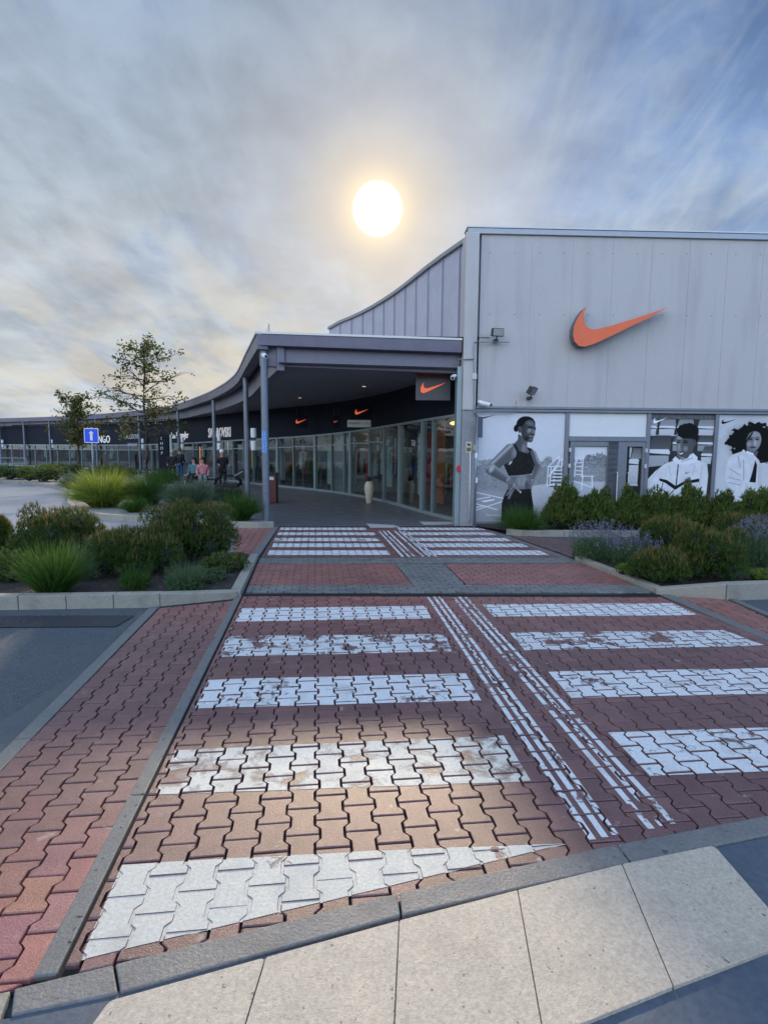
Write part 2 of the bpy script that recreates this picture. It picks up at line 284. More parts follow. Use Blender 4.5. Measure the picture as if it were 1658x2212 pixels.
# ---------------------------------------------------------------- mesh helpers
class MB:
    def __init__(s): s.v = []; s.f = []; s.c = []; s.cur = None
    def add(s, vs, fs, col=None):
        b = len(s.v); s.v += [tuple(v) for v in vs]; s.f += [tuple(i+b for i in f) for f in fs]
        if col is not None: s.c += [col]*len(vs)
        return s
    def quad(s, a, b, c, d, col=None): return s.add([a, b, c, d], [(0, 1, 2, 3)], col)
    def poly(s, pts, col=None): return s.add(pts, [tuple(range(len(pts)))], col)
    def prism(s, pts, z0, z1):      # pts: xy CCW
        n = len(pts); vs = [(p[0], p[1], z0) for p in pts]+[(p[0], p[1], z1) for p in pts]
        return s.add(vs, [tuple(range(n-1, -1, -1)), tuple(range(n, 2*n))]+[(i, (i+1) % n, n+(i+1) % n, n+i) for i in range(n)])
    def box(s, o, ex, ey, ez):      # corner + 3 edge vectors
        o, ex, ey, ez = map(Vector, (o, ex, ey, ez))
        vs = [o, o+ex, o+ex+ey, o+ey, o+ez, o+ex+ez, o+ex+ey+ez, o+ey+ez]
        return s.add(vs, [(0, 3, 2, 1), (4, 5, 6, 7), (0, 1, 5, 4), (1, 2, 6, 5), (2, 3, 7, 6), (3, 0, 4, 7)])
    def cbox(s, c, sx, sy, sz, rz=0.0):   # centre-bottom box
        ca, sa = math.cos(rz), math.sin(rz); ex = Vector((ca, sa, 0))*sx; ey = Vector((-sa, ca, 0))*sy
        return s.box(Vector(c)-ex/2-ey/2, ex, ey, (0, 0, sz))
    def tube(s, pts, r, n=8, cap=True):
        pts = [Vector(p) for p in pts]; k = len(pts); rs = r if isinstance(r, (list, tuple)) else [r]*k
        vs = []; up = Vector((0, 0, 1))
        for i, p in enumerate(pts):
            t = (pts[min(i+1, k-1)]-pts[max(i-1, 0)]).normalized()
            a = t.cross(up)
            if a.length < 0.05: a = t.cross(Vector((1, 0, 0)))
            a.normalize(); b = t.cross(a)
            for j in range(n):
                q = 2*math.pi*j/n; vs.append(p+(a*math.cos(q)+b*math.sin(q))*rs[i])
        fs = [(i*n+j, i*n+(j+1) % n, (i+1)*n+(j+1) % n, (i+1)*n+j) for i in range(k-1) for j in range(n)]
        if cap: fs += [tuple(range(n-1, -1, -1)), tuple((k-1)*n+j for j in range(n))]
        return s.add(vs, fs)
    def lathe(s, c, prof, n=16):    # prof: (r,z)
        c = Vector(c); vs = [c+Vector((r*math.cos(2*math.pi*j/n), r*math.sin(2*math.pi*j/n), z)) for r, z in prof for j in range(n)]
        k = len(prof); fs = [(i*n+j, i*n+(j+1) % n, (i+1)*n+(j+1) % n, (i+1)*n+j) for i in range(k-1) for j in range(n)]
        fs += [tuple(range(n-1, -1, -1)), tuple((k-1)*n+j for j in range(n))]
        return s.add(vs, fs)
    def ext(s, pts, n, depth):      # extrude planar polygon pts (list of Vectors) along n*depth
        k = len(pts); n = Vector(n)*depth; vs = list(pts)+[p+n for p in pts]
        return s.add(vs, [tuple(range(k)), tuple(range(2*k-1, k-1, -1))]+[(i, k+i, k+(i+1) % k, (i+1) % k) for i in range(k)])
    def build(s, name, m, parent=None, smooth=False, origin=None, bevel=None):
        me = bpy.data.meshes.new(name); vs = s.v
        if origin is not None: vs = [(v[0]-origin[0], v[1]-origin[1], v[2]-origin[2]) for v in vs]
        me.from_pydata(vs, [], s.f); me.validate()
        if s.c and len(me.vertices) == len(s.c):
            a = me.color_attributes.new('Col', 'FLOAT_COLOR', 'POINT')
            a.data.foreach_set('color', np.array([(c[0], c[1], c[2], 1.0) for c in s.c], dtype=np.float32).ravel())
        me.update()
        for mm in (m if isinstance(m, list) else [m]): me.materials.append(mm)
        if smooth: me.polygons.foreach_set('use_smooth', [True]*len(me.polygons))
        o = bpy.data.objects.new(name, me); SC.collection.objects.link(o)
        if origin is not None and parent is None: o.location = origin
        if parent is not None: o.parent = parent
        if bevel:
            b = o.modifiers.new('bevel', 'BEVEL'); b.width = bevel; b.segments = 2; b.limit_method = 'ANGLE'; b.angle_limit = 0.7
        return o
def fixn(o):
    import bmesh
    b = bmesh.new(); b.from_mesh(o.data); bmesh.ops.recalc_face_normals(b, faces=b.faces); b.to_mesh(o.data); b.free(); return o
def tag(o, label, cat, group=None):
    o['label'] = label; o['category'] = cat
    if group: o['group'] = group
    return o
def struct(o): o['kind'] = 'structure'; return o
def empty(name, loc, label=None, cat=None, group=None, rz=0.0):
    o = bpy.data.objects.new(name, None); SC.collection.objects.link(o); o.location = loc; o.rotation_euler = (0, 0, rz); o.empty_display_size = 0.2
    if label: tag(o, label, cat, group)
    return o
def copy_tree(o, parent=None):
    c = o.copy(); SC.collection.objects.link(c)
    if parent is not None: c.parent = parent
    for ch in list(o.children): copy_tree(ch, c)
    return c
Z3 = Vector((0, 0, 0))

# ---------------------------------------------------------------- clipping
def clip(poly, region):
    """Sutherland-Hodgman, region convex CCW; points are 2-tuples"""
    out = poly
    n = len(region)
    for i in range(n):
        a = region[i]; b = region[(i+1) % n]; ex, ey = b[0]-a[0], b[1]-a[1]
        inp = out; out = []
        if not inp: return []
        sd = [ex*(p[1]-a[1])-ey*(p[0]-a[0]) for p in inp]
        for j in range(len(inp)):
            p, q = inp[j-1], inp[j]; sp, sq = sd[j-1], sd[j]
            if (sp >= 0) != (sq >= 0):
                t = sp/(sp-sq); out.append((p[0]+(q[0]-p[0])*t, p[1]+(q[1]-p[1])*t))
            if sq >= 0: out.append(q)
    return out
def area(p): return 0.5*sum(p[i-1][0]*p[i][1]-p[i][0]*p[i-1][1] for i in range(len(p)))
def ccw(p): return p if area(p) > 0 else p[::-1]
def gp(pix): return ccw([tuple(G(x, y)[:2]) for x, y in pix])
# walkway frame
WD = (G(510, 1290)-G(95, 2110)); WD.z = 0; WD.normalize()
_r = ray(680, 971); WD = Vector((_r.x, _r.y, 0)).normalized(); WU = Vector((WD.y, -WD.x, 0))
O0 = G(600, 1700)
def i_outline(cx, cy, a=0.0125, hw=0.07, L=0.1, g=0.0050):
    xs = []; k = 0.012
    right = [(-L+g, hw+a-g), (-L*0.5-k, hw+a-g), (-L*0.5+k, hw-a-g), (L*0.5-k, hw-a-g), (L*0.5+k, hw+a-g), (L-g, hw+a-g)]
    left = [(v, -u) for v, u in right[::-1]]
    return [(cx+u, cy+v) for v, u in right+left]
TOPS = []      # (polygon, z) of every painted-on paver
def pave(mb, region, colf, kind='i', rot=0.0, off=(0, 0), store=False, zj=0.0014):
    xs = []; ca, sa = math.cos(rot), math.sin(rot); d = Vector((WD.x*ca-WD.y*sa, WD.x*sa+WD.y*ca, 0)); u = Vector((d.y, -d.x, 0))
    loc = [((p[0]-O0.x)*u.x+(p[1]-O0.y)*u.y-off[0], (p[0]-O0.x)*d.x+(p[1]-O0.y)*d.y-off[1]) for p in region]
    reg = ccw(loc); x0, x1 = min(p[0] for p in reg), max(p[0] for p in reg); y0, y1 = min(p[1] for p in reg), max(p[1] for p in reg)
    px, py = (0.14, 0.2) if kind == 'i' else (0.2, 0.1)
    for i in range(math.floor(x0/px)-1, math.ceil(x1/px)+2):
        for j in range(math.floor(y0/py)-1, math.ceil(y1/py)+2):
            if kind == 'i':
                cx, cy = i*px, (j+0.5*(i % 2))*py
                jx, jy = random.uniform(-.0011, .0011), random.uniform(-.0011, .0011)
                o = i_outline(cx+jx, cy+jy)
            else:
                cx, cy = (i+0.5*(j % 2))*px, j*py; g = .0052
                o = [(cx-px/2+g, cy-py/2+g), (cx+px/2-g, cy-py/2+g), (cx+px/2-g, cy+py/2-g), (cx-px/2+g, cy+py/2-g)]
            o = ccw(o); full = len(o); o = clip(o, reg)
            if len(o) < 3 or abs(area(o)) < 0.0012: continue
            W = [(O0.x+(a+off[0])*u.x+(b+off[1])*d.x, O0.y+(a+off[0])*u.y+(b+off[1])*d.y) for a, b in o]
            W = ccw(W); n = len(W); mx = sum(p[0] for p in W)/n; my = sum(p[1] for p in W)/n
            sc = 1-0.0042/math.sqrt(abs(area(W)))*1.6; top = [(mx+(p[0]-mx)*sc, my+(p[1]-my)*sc) for p in W]
            z = random.uniform(-zj, zj); tx, ty = random.gauss(0, .006), random.gauss(0, .006)
            zt = lambda p, z=z, mx=mx, my=my, tx=tx, ty=ty: z+(p[0]-mx)*tx+(p[1]-my)*ty
            col = colf(mx, my)
            vs = [(p[0], p[1], zt(p)) for p in top]+[(p[0], p[1], zt(p)-0.0035) for p in W]+[(p[0], p[1], -0.02) for p in W]
            fs = [tuple(range(n))]+[(n+k, n+(k+1) % n, (k+1) % n, k) for k in range(n)]+[(2*n+k, 2*n+(k+1) % n, n+(k+1) % n, n+k) for k in range(n)]
            mb.add(vs, fs, col)
            if store: TOPS.append((top, zt, mx, my))
def vary(c, am=0.14):
    def f(x, y):
        k = 1+random.uniform(-am, am); h = random.uniform(-0.05, 0.05)
        return (c[0]*k*(1+h), c[1]*k, c[2]*k*(1-h))
    return f
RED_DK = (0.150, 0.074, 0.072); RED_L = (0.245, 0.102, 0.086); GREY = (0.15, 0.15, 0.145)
# ---------------------------------------------------------------- ground
g = MB(); g.quad((-700, -300, -.03), (700, -300, -.03), (700, 1200, -.03), (-700, 1200, -.03)); ground = struct(g.build('ground', M['asphalt']))
# red crossing paving
sand = MB(); sand.poly([(p[0], p[1], -0.0175) for p in gp([(-900, 2400), (-150, 1800), (340, 1312), (592, 1135), (1030, 1135), (1230, 1200), (1575, 1292), (1900, 1440), (2300, 1700), (1900, 1730), (1240, 1846), (411, 2040), (29, 2140)])])
FIELD = gp([(131, 2106), (249, 2078), (411, 2035), (675, 1962), (811, 1937), (1041, 1886), (1240, 1838), (1450, 1797), (1900, 1712), (2500, 1680), (2500, 1745), (1658, 1392), (1425, 1290), (526, 1288)])
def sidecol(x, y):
    c = fieldcol(x, y); t = max(0, min(1, (2.9-y)/1.0)); return tuple(c[i]*(1-t)+RED_L[i]*1.25*t*random.uniform(.85, 1.1) for i in range(3))  # near end reddened and lightened: sunlight painted into the paver colour
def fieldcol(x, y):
    # far rows redder, near field darker
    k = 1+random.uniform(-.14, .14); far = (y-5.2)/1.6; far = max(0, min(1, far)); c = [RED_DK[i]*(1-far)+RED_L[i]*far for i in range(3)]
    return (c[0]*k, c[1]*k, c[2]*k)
paving = empty('crossing_paving', (0, 0, 0)); struct(paving)
# field split in convex halves
def split(reg):
    return [reg]
def convex_parts(poly):
    # fan from one vertex is enough for our nearly convex regions
    return [poly]
fm = MB()
hull = gp([(131, 2106), (811, 1937), (2500, 1640), (2500, 1745), (1658, 1392), (1425, 1290), (526, 1288)])
def hull2d(pts):
    pts = sorted(set(pts))
    def half(ps):
        h = []
        for p in ps:
            while len(h) > 1 and (h[-1][0]-h[-2][0])*(p[1]-h[-2][1])-(h[-1][1]-h[-2][1])*(p[0]-h[-2][0]) <= 0: h.pop()
            h.append(p)
        return h[:-1]
    return half(pts)+half(pts[::-1])
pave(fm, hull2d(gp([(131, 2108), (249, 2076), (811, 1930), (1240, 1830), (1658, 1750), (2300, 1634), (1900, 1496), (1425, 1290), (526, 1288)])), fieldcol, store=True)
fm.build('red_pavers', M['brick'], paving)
lm = MB()
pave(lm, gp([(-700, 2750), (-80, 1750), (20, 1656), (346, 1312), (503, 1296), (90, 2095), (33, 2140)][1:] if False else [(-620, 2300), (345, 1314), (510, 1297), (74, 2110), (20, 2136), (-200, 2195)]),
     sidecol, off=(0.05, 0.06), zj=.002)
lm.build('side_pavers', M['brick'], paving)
rm = MB()
pave(rm, gp([(1452, 1288), (1566, 1294), (1660, 1336), (2000, 1490), (2000, 1536), (1680, 1390)]), vary(RED_L), off=(.03, .02)); rm.build('right_pavers', M['brick'], paving)
mid = MB()
# grey band, red fields, grey path, grey band
pave(mid, gp([(531, 1279), (1412, 1279), (1385, 1263), (537, 1264)]), vary(GREY), kind='r')
pave(mid, gp([(538, 1262), (890, 1262), (852, 1218), (556, 1218)]), vary(RED_L), kind='r')
pave(mid, gp([(892, 1262), (1004, 1262), (958, 1218), (854, 1218)]), vary(GREY), kind='r')
pave(mid, gp([(1007, 1262), (1383, 1262), (1262, 1217), (961, 1218)]), vary(RED_L), kind='r')
pave(mid, gp([(557, 1216), (1258, 1215), (1228, 1204), (562, 1205)]), vary(GREY), kind='r')
mid.build('ramp_pavers', M['brick'], paving)
far = MB()
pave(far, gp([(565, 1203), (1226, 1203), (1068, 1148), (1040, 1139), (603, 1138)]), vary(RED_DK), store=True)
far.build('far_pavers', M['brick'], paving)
lf = MB()
pave(lf, gp([(500, 1204), (549, 1204), (590, 1140), (520, 1138), (512, 1143)]), vary(RED_L)); lf.build('left_far_pavers', M['brick'], paving)
rf = MB()
pave(rf, gp([(1085, 1151), (1150, 1158), (1420, 1162), (1420, 1200), (1260, 1204), (1228, 1200)]), vary((0.13, 0.075, 0.075))); rf.build('right_far_pavers', M['brick'], paving)
sand.build('joint_sand', M['sand'], paving)
ln = MB(); a_, b_ = G(523, 1283), G(1425, 1284); ln.box((a_.x, a_.y, -.02), b_-a_, WD*0.05, (0, 0, .016)); ln.build('step_line', M['black'], paving)  # black strip drawn for the dark line of the small step
# painted markings
def painted(name, quads, m, fill=None, label=None):
    mb = MB()
    for qd in quads:
        qd = ccw(list(qd)); cx = sum(p[0] for p in qd)/len(qd); cy = sum(p[1] for p in qd)/len(qd); R = max(math.hypot(p[0]-cx, p[1]-cy) for p in qd)+.15
        for top, zt, mx, my in TOPS:
            if math.hypot(mx-cx, my-cy) > R: continue
            c = clip(top, qd)
            if len(c) > 2 and abs(area(c)) > 2e-5: mb.poly([(p[0], p[1], zt(p)+.0016) for p in c])
        if fill is not None: mb.poly([(p[0], p[1], fill) for p in qd])
    if not mb.f: return
    o = mb.build(name, m, paving)
    if label: o['label'] = label
    return o
P_CLEAN = paint_mat('road_paint_sound', 0.62); P_WORN = paint_mat('road_paint_worn', 0.80, 14, soft=.10); P_BAD = paint_mat('road_paint_flaking', 0.88, 11, soft=.09, amax=.9); P_FADED = paint_mat('road_paint_faded', 0.80, 8, (.66, .63, .56), soft=.20, amax=.9); P_THICK = paint_mat('road_paint_thick', 0.70, 20, (.56, .54, .48), soft=.1)
def q(*p): return gp(p)
painted('painted_stripe', [q((523, 1314), (919, 1309), (931, 1336), (508, 1343))], P_CLEAN)
painted('painted_stripe', [q((491, 1374), (961, 1370), (975, 1407), (474, 1419))], P_BAD, label='flaking white stripe')
painted('painted_stripe', [q((451, 1468), (1005, 1455), (1039, 1513), (421, 1531))], P_WORN)
painted('painted_stripe', [q((379, 1621), (1087, 1589), (1146, 1688), (335, 1717))], P_FADED, label='flaking white stripe')
painted('painted_stripe', [hull2d(q((264, 1868), (815, 1838), (1225, 1822), (964, 1882), (733, 1938), (504, 1992), (220, 2060), (174, 2074)))], P_THICK, fill=-.0022)
painted('painted_stripe', [q((1041, 1306), (1450, 1303), (1508, 1329), (1066, 1332))], P_CLEAN)
painted('painted_stripe', [q((1100, 1367), (1560, 1361), (1652, 1395), (1132, 1405))], P_BAD, label='flaking white stripe')
painted('painted_stripe', [q((1183, 1451), (1800, 1441), (1950, 1492), (1233, 1508))], P_WORN)
painted('painted_stripe', [q((1312, 1583), (2100, 1556), (2300, 1640), (1403, 1676))], P_WORN)
for (a, b, c, d, e, f_, y0, y1) in ((577, 843, 919, 1186, 587, 832, 1199, 1189), (587, 832, 900, 1142, 0, 0, 1182, 1174), (591, 821, 885, 1105, 0, 0, 1169, 1162), (599, 812, 873, 1071, 0, 0, 1156, 1150), (604, 792, 862, 1050, 0, 0, 1145, 1140)):
    s = (y0-y1)/((y0-972))
    def lx(x): return x+(680-x)*s
    mt = P_CLEAN if y0 in (1199, 1182, 1145) else P_WORN
    painted('painted_stripe', [q((a, y0), (b, y0), (lx(b), y1), (lx(a), y1))], mt, fill=-.004 if y0 == 1199 else None)
    painted('painted_stripe', [q((c, y0), (d, y0), (lx(d), y1), (lx(c), y1))], mt, fill=-.004 if y0 == 1199 else None)
# tactile guide lines
def gl(p0, p1, wd, m):
    a, b = G(*p0), G(*p1); n = Vector((b.y-a.y, a.x-b.x, 0)).normalized()*wd/2
    painted('guide_line', [[tuple((a-n)[:2]), tuple((a+n)[:2]), tuple((b+n)[:2]), tuple((b-n)[:2])]], m)
P_LINE = paint_mat('line_paint', 0.84, 15)
for (p0, p1) in (((1279, 1814), (924, 1289)), ((1306, 1809), (937, 1289)), ((1329, 1804), (949, 1289)), ((1406, 1790), (978, 1289)), ((1431, 1784), (991, 1289)), ((1454, 1780), (1004, 1289))):
    gl(p0, p1, 0.034, P_LINE)
for (p0, p1) in (((870, 1203), (818, 1147)), ((883, 1203), (828, 1147)), ((896, 1203), (837, 1147)), ((915, 1203), (852, 1147)), ((929, 1203), (862, 1147)), ((942, 1203), (871, 1147))):
    gl(p0, p1, 0.045, P_LINE)
# flush concrete edges built of separate lengths
def edging(name, line, wd, m, zt, seg=1.0, side=1, parent=None, zb=-.1, gap=.006):
    """line: world points; stones laid along it, width to the left*side"""
    mb = MB(); pts = [Vector((p[0], p[1], 0)) for p in line]
    for a, b in zip(pts, pts[1:]):
        L = (b-a).length; k = max(1, round(L/seg)); t = (b-a)/L; n = Vector((-t.y, t.x, 0))*side
        for i in range(k):
            s0 = a+t*(L*i/k+gap/2); s1 = a+t*(L*(i+1)/k-gap/2); dz = random.uniform(-.0015, .0015)
            q4 = [s0, s1, s1+n*wd, s0+n*wd]; q4 = ccw([(p.x, p.y) for p in q4]); mb.prism(q4, zb, zt+dz)
    o = mb.build(name, m, parent, bevel=.006); return o
def gl2(*pts): return [G(*p) for p in pts]
def wl(p0, p1):  return [G(*p0), G(*p1)]
# strip between side walkway and zebra field
struct(edging('edge_strip', wl((122, 2107), (523, 1285)), 0.078, M['strip'], .002, seg=0.95, side=1))
struct(edging('edge_strip', wl((557, 1204), (603, 1136)), 0.13, M['strip'], .003, seg=1, side=1))
struct(edging('edge_strip', wl((1425, 1284), (1900, 1487)), 0.13, M['strip'], .003, seg=1, side=1))
struct(edging('edge_strip', wl((1068, 1148), (1230, 1205)), 0.12, M['strip'], .003, seg=1, side=-1))
struct(edging('edge_strip', wl((-700, 2390), (345, 1310)), 0.10, M['strip'], .004, seg=1, side=1))
struct(edging('edge_strip', wl((1573, 1293), (2000, 1478)), 0.08, M['strip'], .004, seg=1, side=1))
# diagonal flush kerb + joint of shadow below it
KT = [(-300, 2210), (29, 2137), (249, 2084), (411, 2039), (675, 1966), (811, 1941), (1041, 1890), (1240, 1842), (1450, 1801), (1658, 1762), (2300, 1645)]
struct(edging('edge_kerb', [G(*p) for p in [(-300, 2212), (26, 2139)]], 0.105, M['kerb'], .001, seg=.9, side=-1))
kb = MB(); cuts = [(29, 2137), (247, 2084), (860, 1930), (1330, 1825), (1750, 1744), (2300, 1645)]
bots = [(22, 2194), (258, 2146), (866, 1978), (1362, 1864), (1790, 1776), (2340, 1675)]
for (a, b, c, d) in zip(cuts, cuts[1:], bots[1:], bots):
    A, B, C, D = G(*a), G(*b), G(*c), G(*d); t = (B-A).normalized()*.004; t2 = (C-D).normalized()*.004
    kb.prism(ccw([tuple((A+t)[:2]), tuple((B-t)[:2]), tuple((C-t2)[:2]), tuple((D+t2)[:2])]), -.1, .003+random.uniform(-.001, .001))
struct(kb.build('edge_kerb', M['strip_low'], bevel=.006))
# sandstone slabs
TL = [(240, 2180), (577, 2067), (863, 1984), (1115, 1927), (1345, 1870), (1520, 1829)]
def slab(pix, r=0.02):
    pts = [G(*p) for p in pix]; out = []
    for i in range(len(pts)):
        a, b, c = pts[i-1], pts[i], pts[(i+1) % len(pts)]
        u_, v_ = (a-b).normalized(), (c-b).normalized(); rr = r[i] if isinstance(r, (list, tuple)) else r
        for k in range(5):
            t = k/4; p = (b+u_*rr)*(1-t)**2+b*2*t*(1-t)+(b+v_*rr)*t**2; out.append((p.x, p.y))
    return ccw(out)
sl = MB()
def shrink(P, g=.0022):
    mx = sum(p[0] for p in P)/len(P); my = sum(p[1] for p in P)/len(P); return [(mx+(p[0]-mx)*(1-g/.25), my+(p[1]-my)*(1-g/.25)) for p in P]
j0 = [(235, 2166), (105, 2350)]; j1 = [(574, 2071), (505, 2300)]; j2 = [(862, 1991), (850, 2250)]; j3 = [(1117, 1925), (1175, 2250)]; j4 = [(1342, 1869), (1454, 2137)]; j5 = [(1541, 1828), (1720, 2035)]
for a, b, r in ((j0, j1, .02), (j1, j2, .006), (j2, j3, .006), (j3, j4, .006)): sl.prism(shrink(slab([a[0], b[0], b[1], a[1]], r)), -.05, .008)
sl.prism(shrink(slab([j4[0], j5[0], j5[1], j4[1]], [.006, .03, .03, .006])), -.05, .008)
struct(sl.build('sandstone_slabs', M['slab'], bevel=.003))
lw = MB(); lw.poly([(p[0], p[1], -.006) for p in gp([(-700, 2290), (22, 2196), (1362, 1866), (1795, 1777), (2900, 1600), (2900, 2900), (-900, 2900)])]); struct(lw.build('lower_pavement', M['slate']))
# asphalt patches on the left
ap = MB(); ap.poly([(p[0], p[1], -.025) for p in gp([(-700, 2330), (-700, 2000), (262, 1386), (300, 1312), (338, 1316)])]); struct(ap.build('asphalt_patch', M['asphalt_smooth']))
ap = MB(); ap.poly([(p[0], p[1], -.021) for p in gp([(-300, 1352), (250, 1349), (290, 1325), (-300, 1327)])]); struct(ap.build('gutter_strip', M['asphalt_dark']))
ap = MB(); ap.poly([(p[0], p[1], -.024) for p in gp([(-2000, 1215), (545, 1204), (600, 1130), (400, 1020), (-300, 1000), (-2200, 1040)])]); struct(ap.build('driveway', M['drive']))
tf = MB(); tf.poly([(p[0], p[1], -.004) for p in [tuple(G(600, 1137)[:2]), tuple(G(1040, 1137)[:2]), (4, 13.9), (-1, 25), (-6, 32), (-12, 40), (-24, 50), (-50, 64), (-50, 57), (-24, 45), (-13, 33), (-7, 22), (-4.2, 14.5)]]); struct(tf.build('arcade_floor', M['tile']))
tf = MB()
tf.poly([(p[0], p[1], .001) for p in gp([(790, 1131), (800, 1140), (868, 1140), (850, 1134)])]); tf.poly([(p[0], p[1], .001) for p in gp([(905, 1127), (915, 1134), (1010, 1132), (985, 1127)])])
struct(tf.build('pale_floor_tiles', M['paletile']))

# ---------------------------------------------------------------- planters (kerbs + soil)
def ring_kerb(line, wd, h, side, seg=1.0): return struct(edging('kerb', line, wd, M['kerb'], h, seg=seg, side=side, gap=.008))
LK = [G(-500, 1318), G(126, 1313), G(227, 1310), G(346, 1306)]
for a, b in zip(LK, LK[1:]): pass
ring_kerb([G(-500, 1320), G(346, 1307)], .14, .13, 1, .55)
# ramped end stone and side kerb of the left planter
mb = MB(); A, B = G(347, 1307), G(512, 1290); t = (B-A).normalized(); n = Vector((-t.y, t.x, 0))*.14
mb.add([A-Vector((0, 0, .1)), B-Vector((0, 0, .1)), B-Vector((0, 0, .1))+n, A-Vector((0, 0, .1))+n, A+Vector((0, 0, .13)), B+Vector((0, 0, .07)), B+n+Vector((0, 0, .07)), A+n+Vector((0, 0, .13))],
       [(0, 3, 2, 1), (4, 5, 6, 7), (0, 1, 5, 4), (1, 2, 6, 5), (2, 3, 7, 6), (3, 0, 4, 7)]); struct(mb.build('kerb', M['kerb'], bevel=.008))
struct(edging('kerb', [G(520, 1288), G(558, 1204)], .13, M['kerb'], .065, seg=1, side=1))
def bed(pix, z, m, name, world=None):
    mb = MB(); P = world or [tuple(G(*p)[:2]) for p in pix]; P = ccw(P)
    mb.poly([(p[0], p[1], z) for p in P]); return struct(mb.build(name, m))
bed([(-520, 1312), (346, 1300), (505, 1285), (545, 1206), (520, 1200), (-600, 1200)], .055, M['soil'], 'planting_bed')
# right planter
struct(edging('kerb', [G(1240, 1209), G(1418, 1281)], .13, M['kerb'], .06, seg=1, side=1))
mb = MB(); A, B = G(1416, 1283), G(1566, 1293); t = (B-A).normalized(); n = Vector((-t.y, t.x, 0))*.15
mb.add([A-Vector((0, 0, .1)), B-Vector((0, 0, .1)), B-Vector((0, 0, .1))+n, A-Vector((0, 0, .1))+n, A+Vector((0, 0, .06)), B+Vector((0, 0, .18)), B+n+Vector((0, 0, .18)), A+n+Vector((0, 0, .06))],
       [(0, 3, 2, 1), (4, 5, 6, 7), (0, 1, 5, 4), (1, 2, 6, 5), (2, 3, 7, 6), (3, 0, 4, 7)]); struct(mb.build('kerb', M['kerb'], bevel=.008))
ring_kerb([G(1568, 1293), G(2100, 1272)], .15, .18, 1, .6)
bed([(1233, 1205), (1416, 1276), (1568, 1287), (2100, 1266), (2300, 1180), (1250, 1168)], .05, M['soil'], 'planting_bed')
# planter along the store wall
ring_kerb([G(1092, 1152), G(1130, 1156), G(1480, 1158), G(2100, 1166)], .14, .10, 1, .9)
bed([(1030, 1141), (1092, 1151), (1480, 1156), (2100, 1164), (2100, 1120), (1030, 1120)], .05, M['soil'], 'planting_bed')
# island with gravel
IS = [G(-900, 1030), G(-300, 1034), G(0, 1041), G(70, 1046), G(120, 1053), G(150, 1062), G(152, 1075), G(145, 1092), G(160, 1107), G(216, 1121), G(326, 1128), G(400, 1131), G(498, 1140), G(560, 1141), G(592, 1139)]
ring_kerb(IS, .14, .13, 1, 1.0)
isl = [tuple(p[:2]) for p in IS]+[(-4.0, 15.4), (-5.2, 19.5), (-7.5, 24), (-10, 29), (-14, 35), (-20, 40.5), (-28, 45.5), (-40, 50)]
bed(None, .09, M['gravel'], 'gravel_bed', world=isl)

# ---------------------------------------------------------------- store building
STORE = empty('retail_building', (2.0, 14, 0), 'long grey outlet shopping building with curved canopy arcade and tall blank end wall', 'building')
def part(mb, name, m, parent=STORE, **k):
    o = mb.build(name, m, None, **k); o.parent = parent; o.matrix_parent_inverse = Matrix.Identity(4)
    if o.modifiers or True:
        if parent is not None:
            loc = Vector((0, 0, 0)); p = parent
            while p is not None: loc += Vector(p.location); p = p.parent
            me = o.data; me.transform(Matrix.Translation(-loc)); me.update()
    return o
ang = math.radians(2.1); WUx = Vector((math.cos(ang), math.sin(ang), 0)); WN = Vector((math.sin(ang), -math.cos(ang), 0))
W0 = G(1022, 1136)
def WP(px, py, off=0.0): return PP(px, py, W0+WN*off, WN)
def wz(px, py): return WP(px, py).z
ZT = WP(1022, 493).z; ZB = WP(1200, 890).z-.0
XR = 13.0
# facade curve (world)
FP = [G(983, 1126), G(912, 1108), G(859, 1092), G(810, 1080), G(756, 1069.5), G(679, 1059), G(599, 1051.5)]
FP = [Vector((p.x, p.y, 0)) for p in FP]+[Vector(p) for p in ((-9.2, 32.3, 0), (-13.3, 38.3, 0), (-19.4, 44.6, 0), (-26.5, 49.8, 0), (-36, 55.5, 0), (-52, 62, 0))]
EP = [Vector((*PY(555, 725, 13.45)[:2], 0))]
for x_, y_ in ((534, 775), (516, 812), (491, 832), (452, 853), (391, 875), (338, 885), (249, 894), (142, 901), (0, 905), (-150, 908)):
    yh = 972-.008*(829-x_); Zd = 2.72*F/(yh-y_); EP.append(Vector(((x_-829)/F*Zd, Zd, 0)))
def smooth(P, it=3):
    for _ in range(it):
        Q = [P[0]]
        for a, b in zip(P, P[1:]): Q += [a*.75+b*.25, a*.25+b*.75]
        P = Q+[P[-1]]
    return P
FPs = smooth(FP, 2); EPs = smooth(EP[1:], 2); EPs = [EP[0]]+EPs
# tall metal clad side wall following the shop front
tall = [W0+WUx*.05+Vector((0, .25, 0))]+[p+Vector((.12, 0, 0)) for p in FPs if p.y < 25.2]
cl = MB(); sm = MB(); tz = []
for i, p in enumerate(tall):
    tz.append(PY(829+(p.x/p.y)*F, 972, 1) and None)
ROOFPX = [(1004, 492), (985, 507), (950, 536), (900, 580), (860, 617), (820, 655), (790, 672), (760, 690), (730, 707), (705, 722), (690, 730)]
def roofz(p):
    px = CX+p.x/p.y*F
    xs = [a for a, b in ROOFPX][::-1]; ys = [b for a, b in ROOFPX][::-1]; y = np.interp(px, xs, ys)
    return min(H+((972-.008*(829-px))-y)*p.y/F*1.0, ZT+.04)
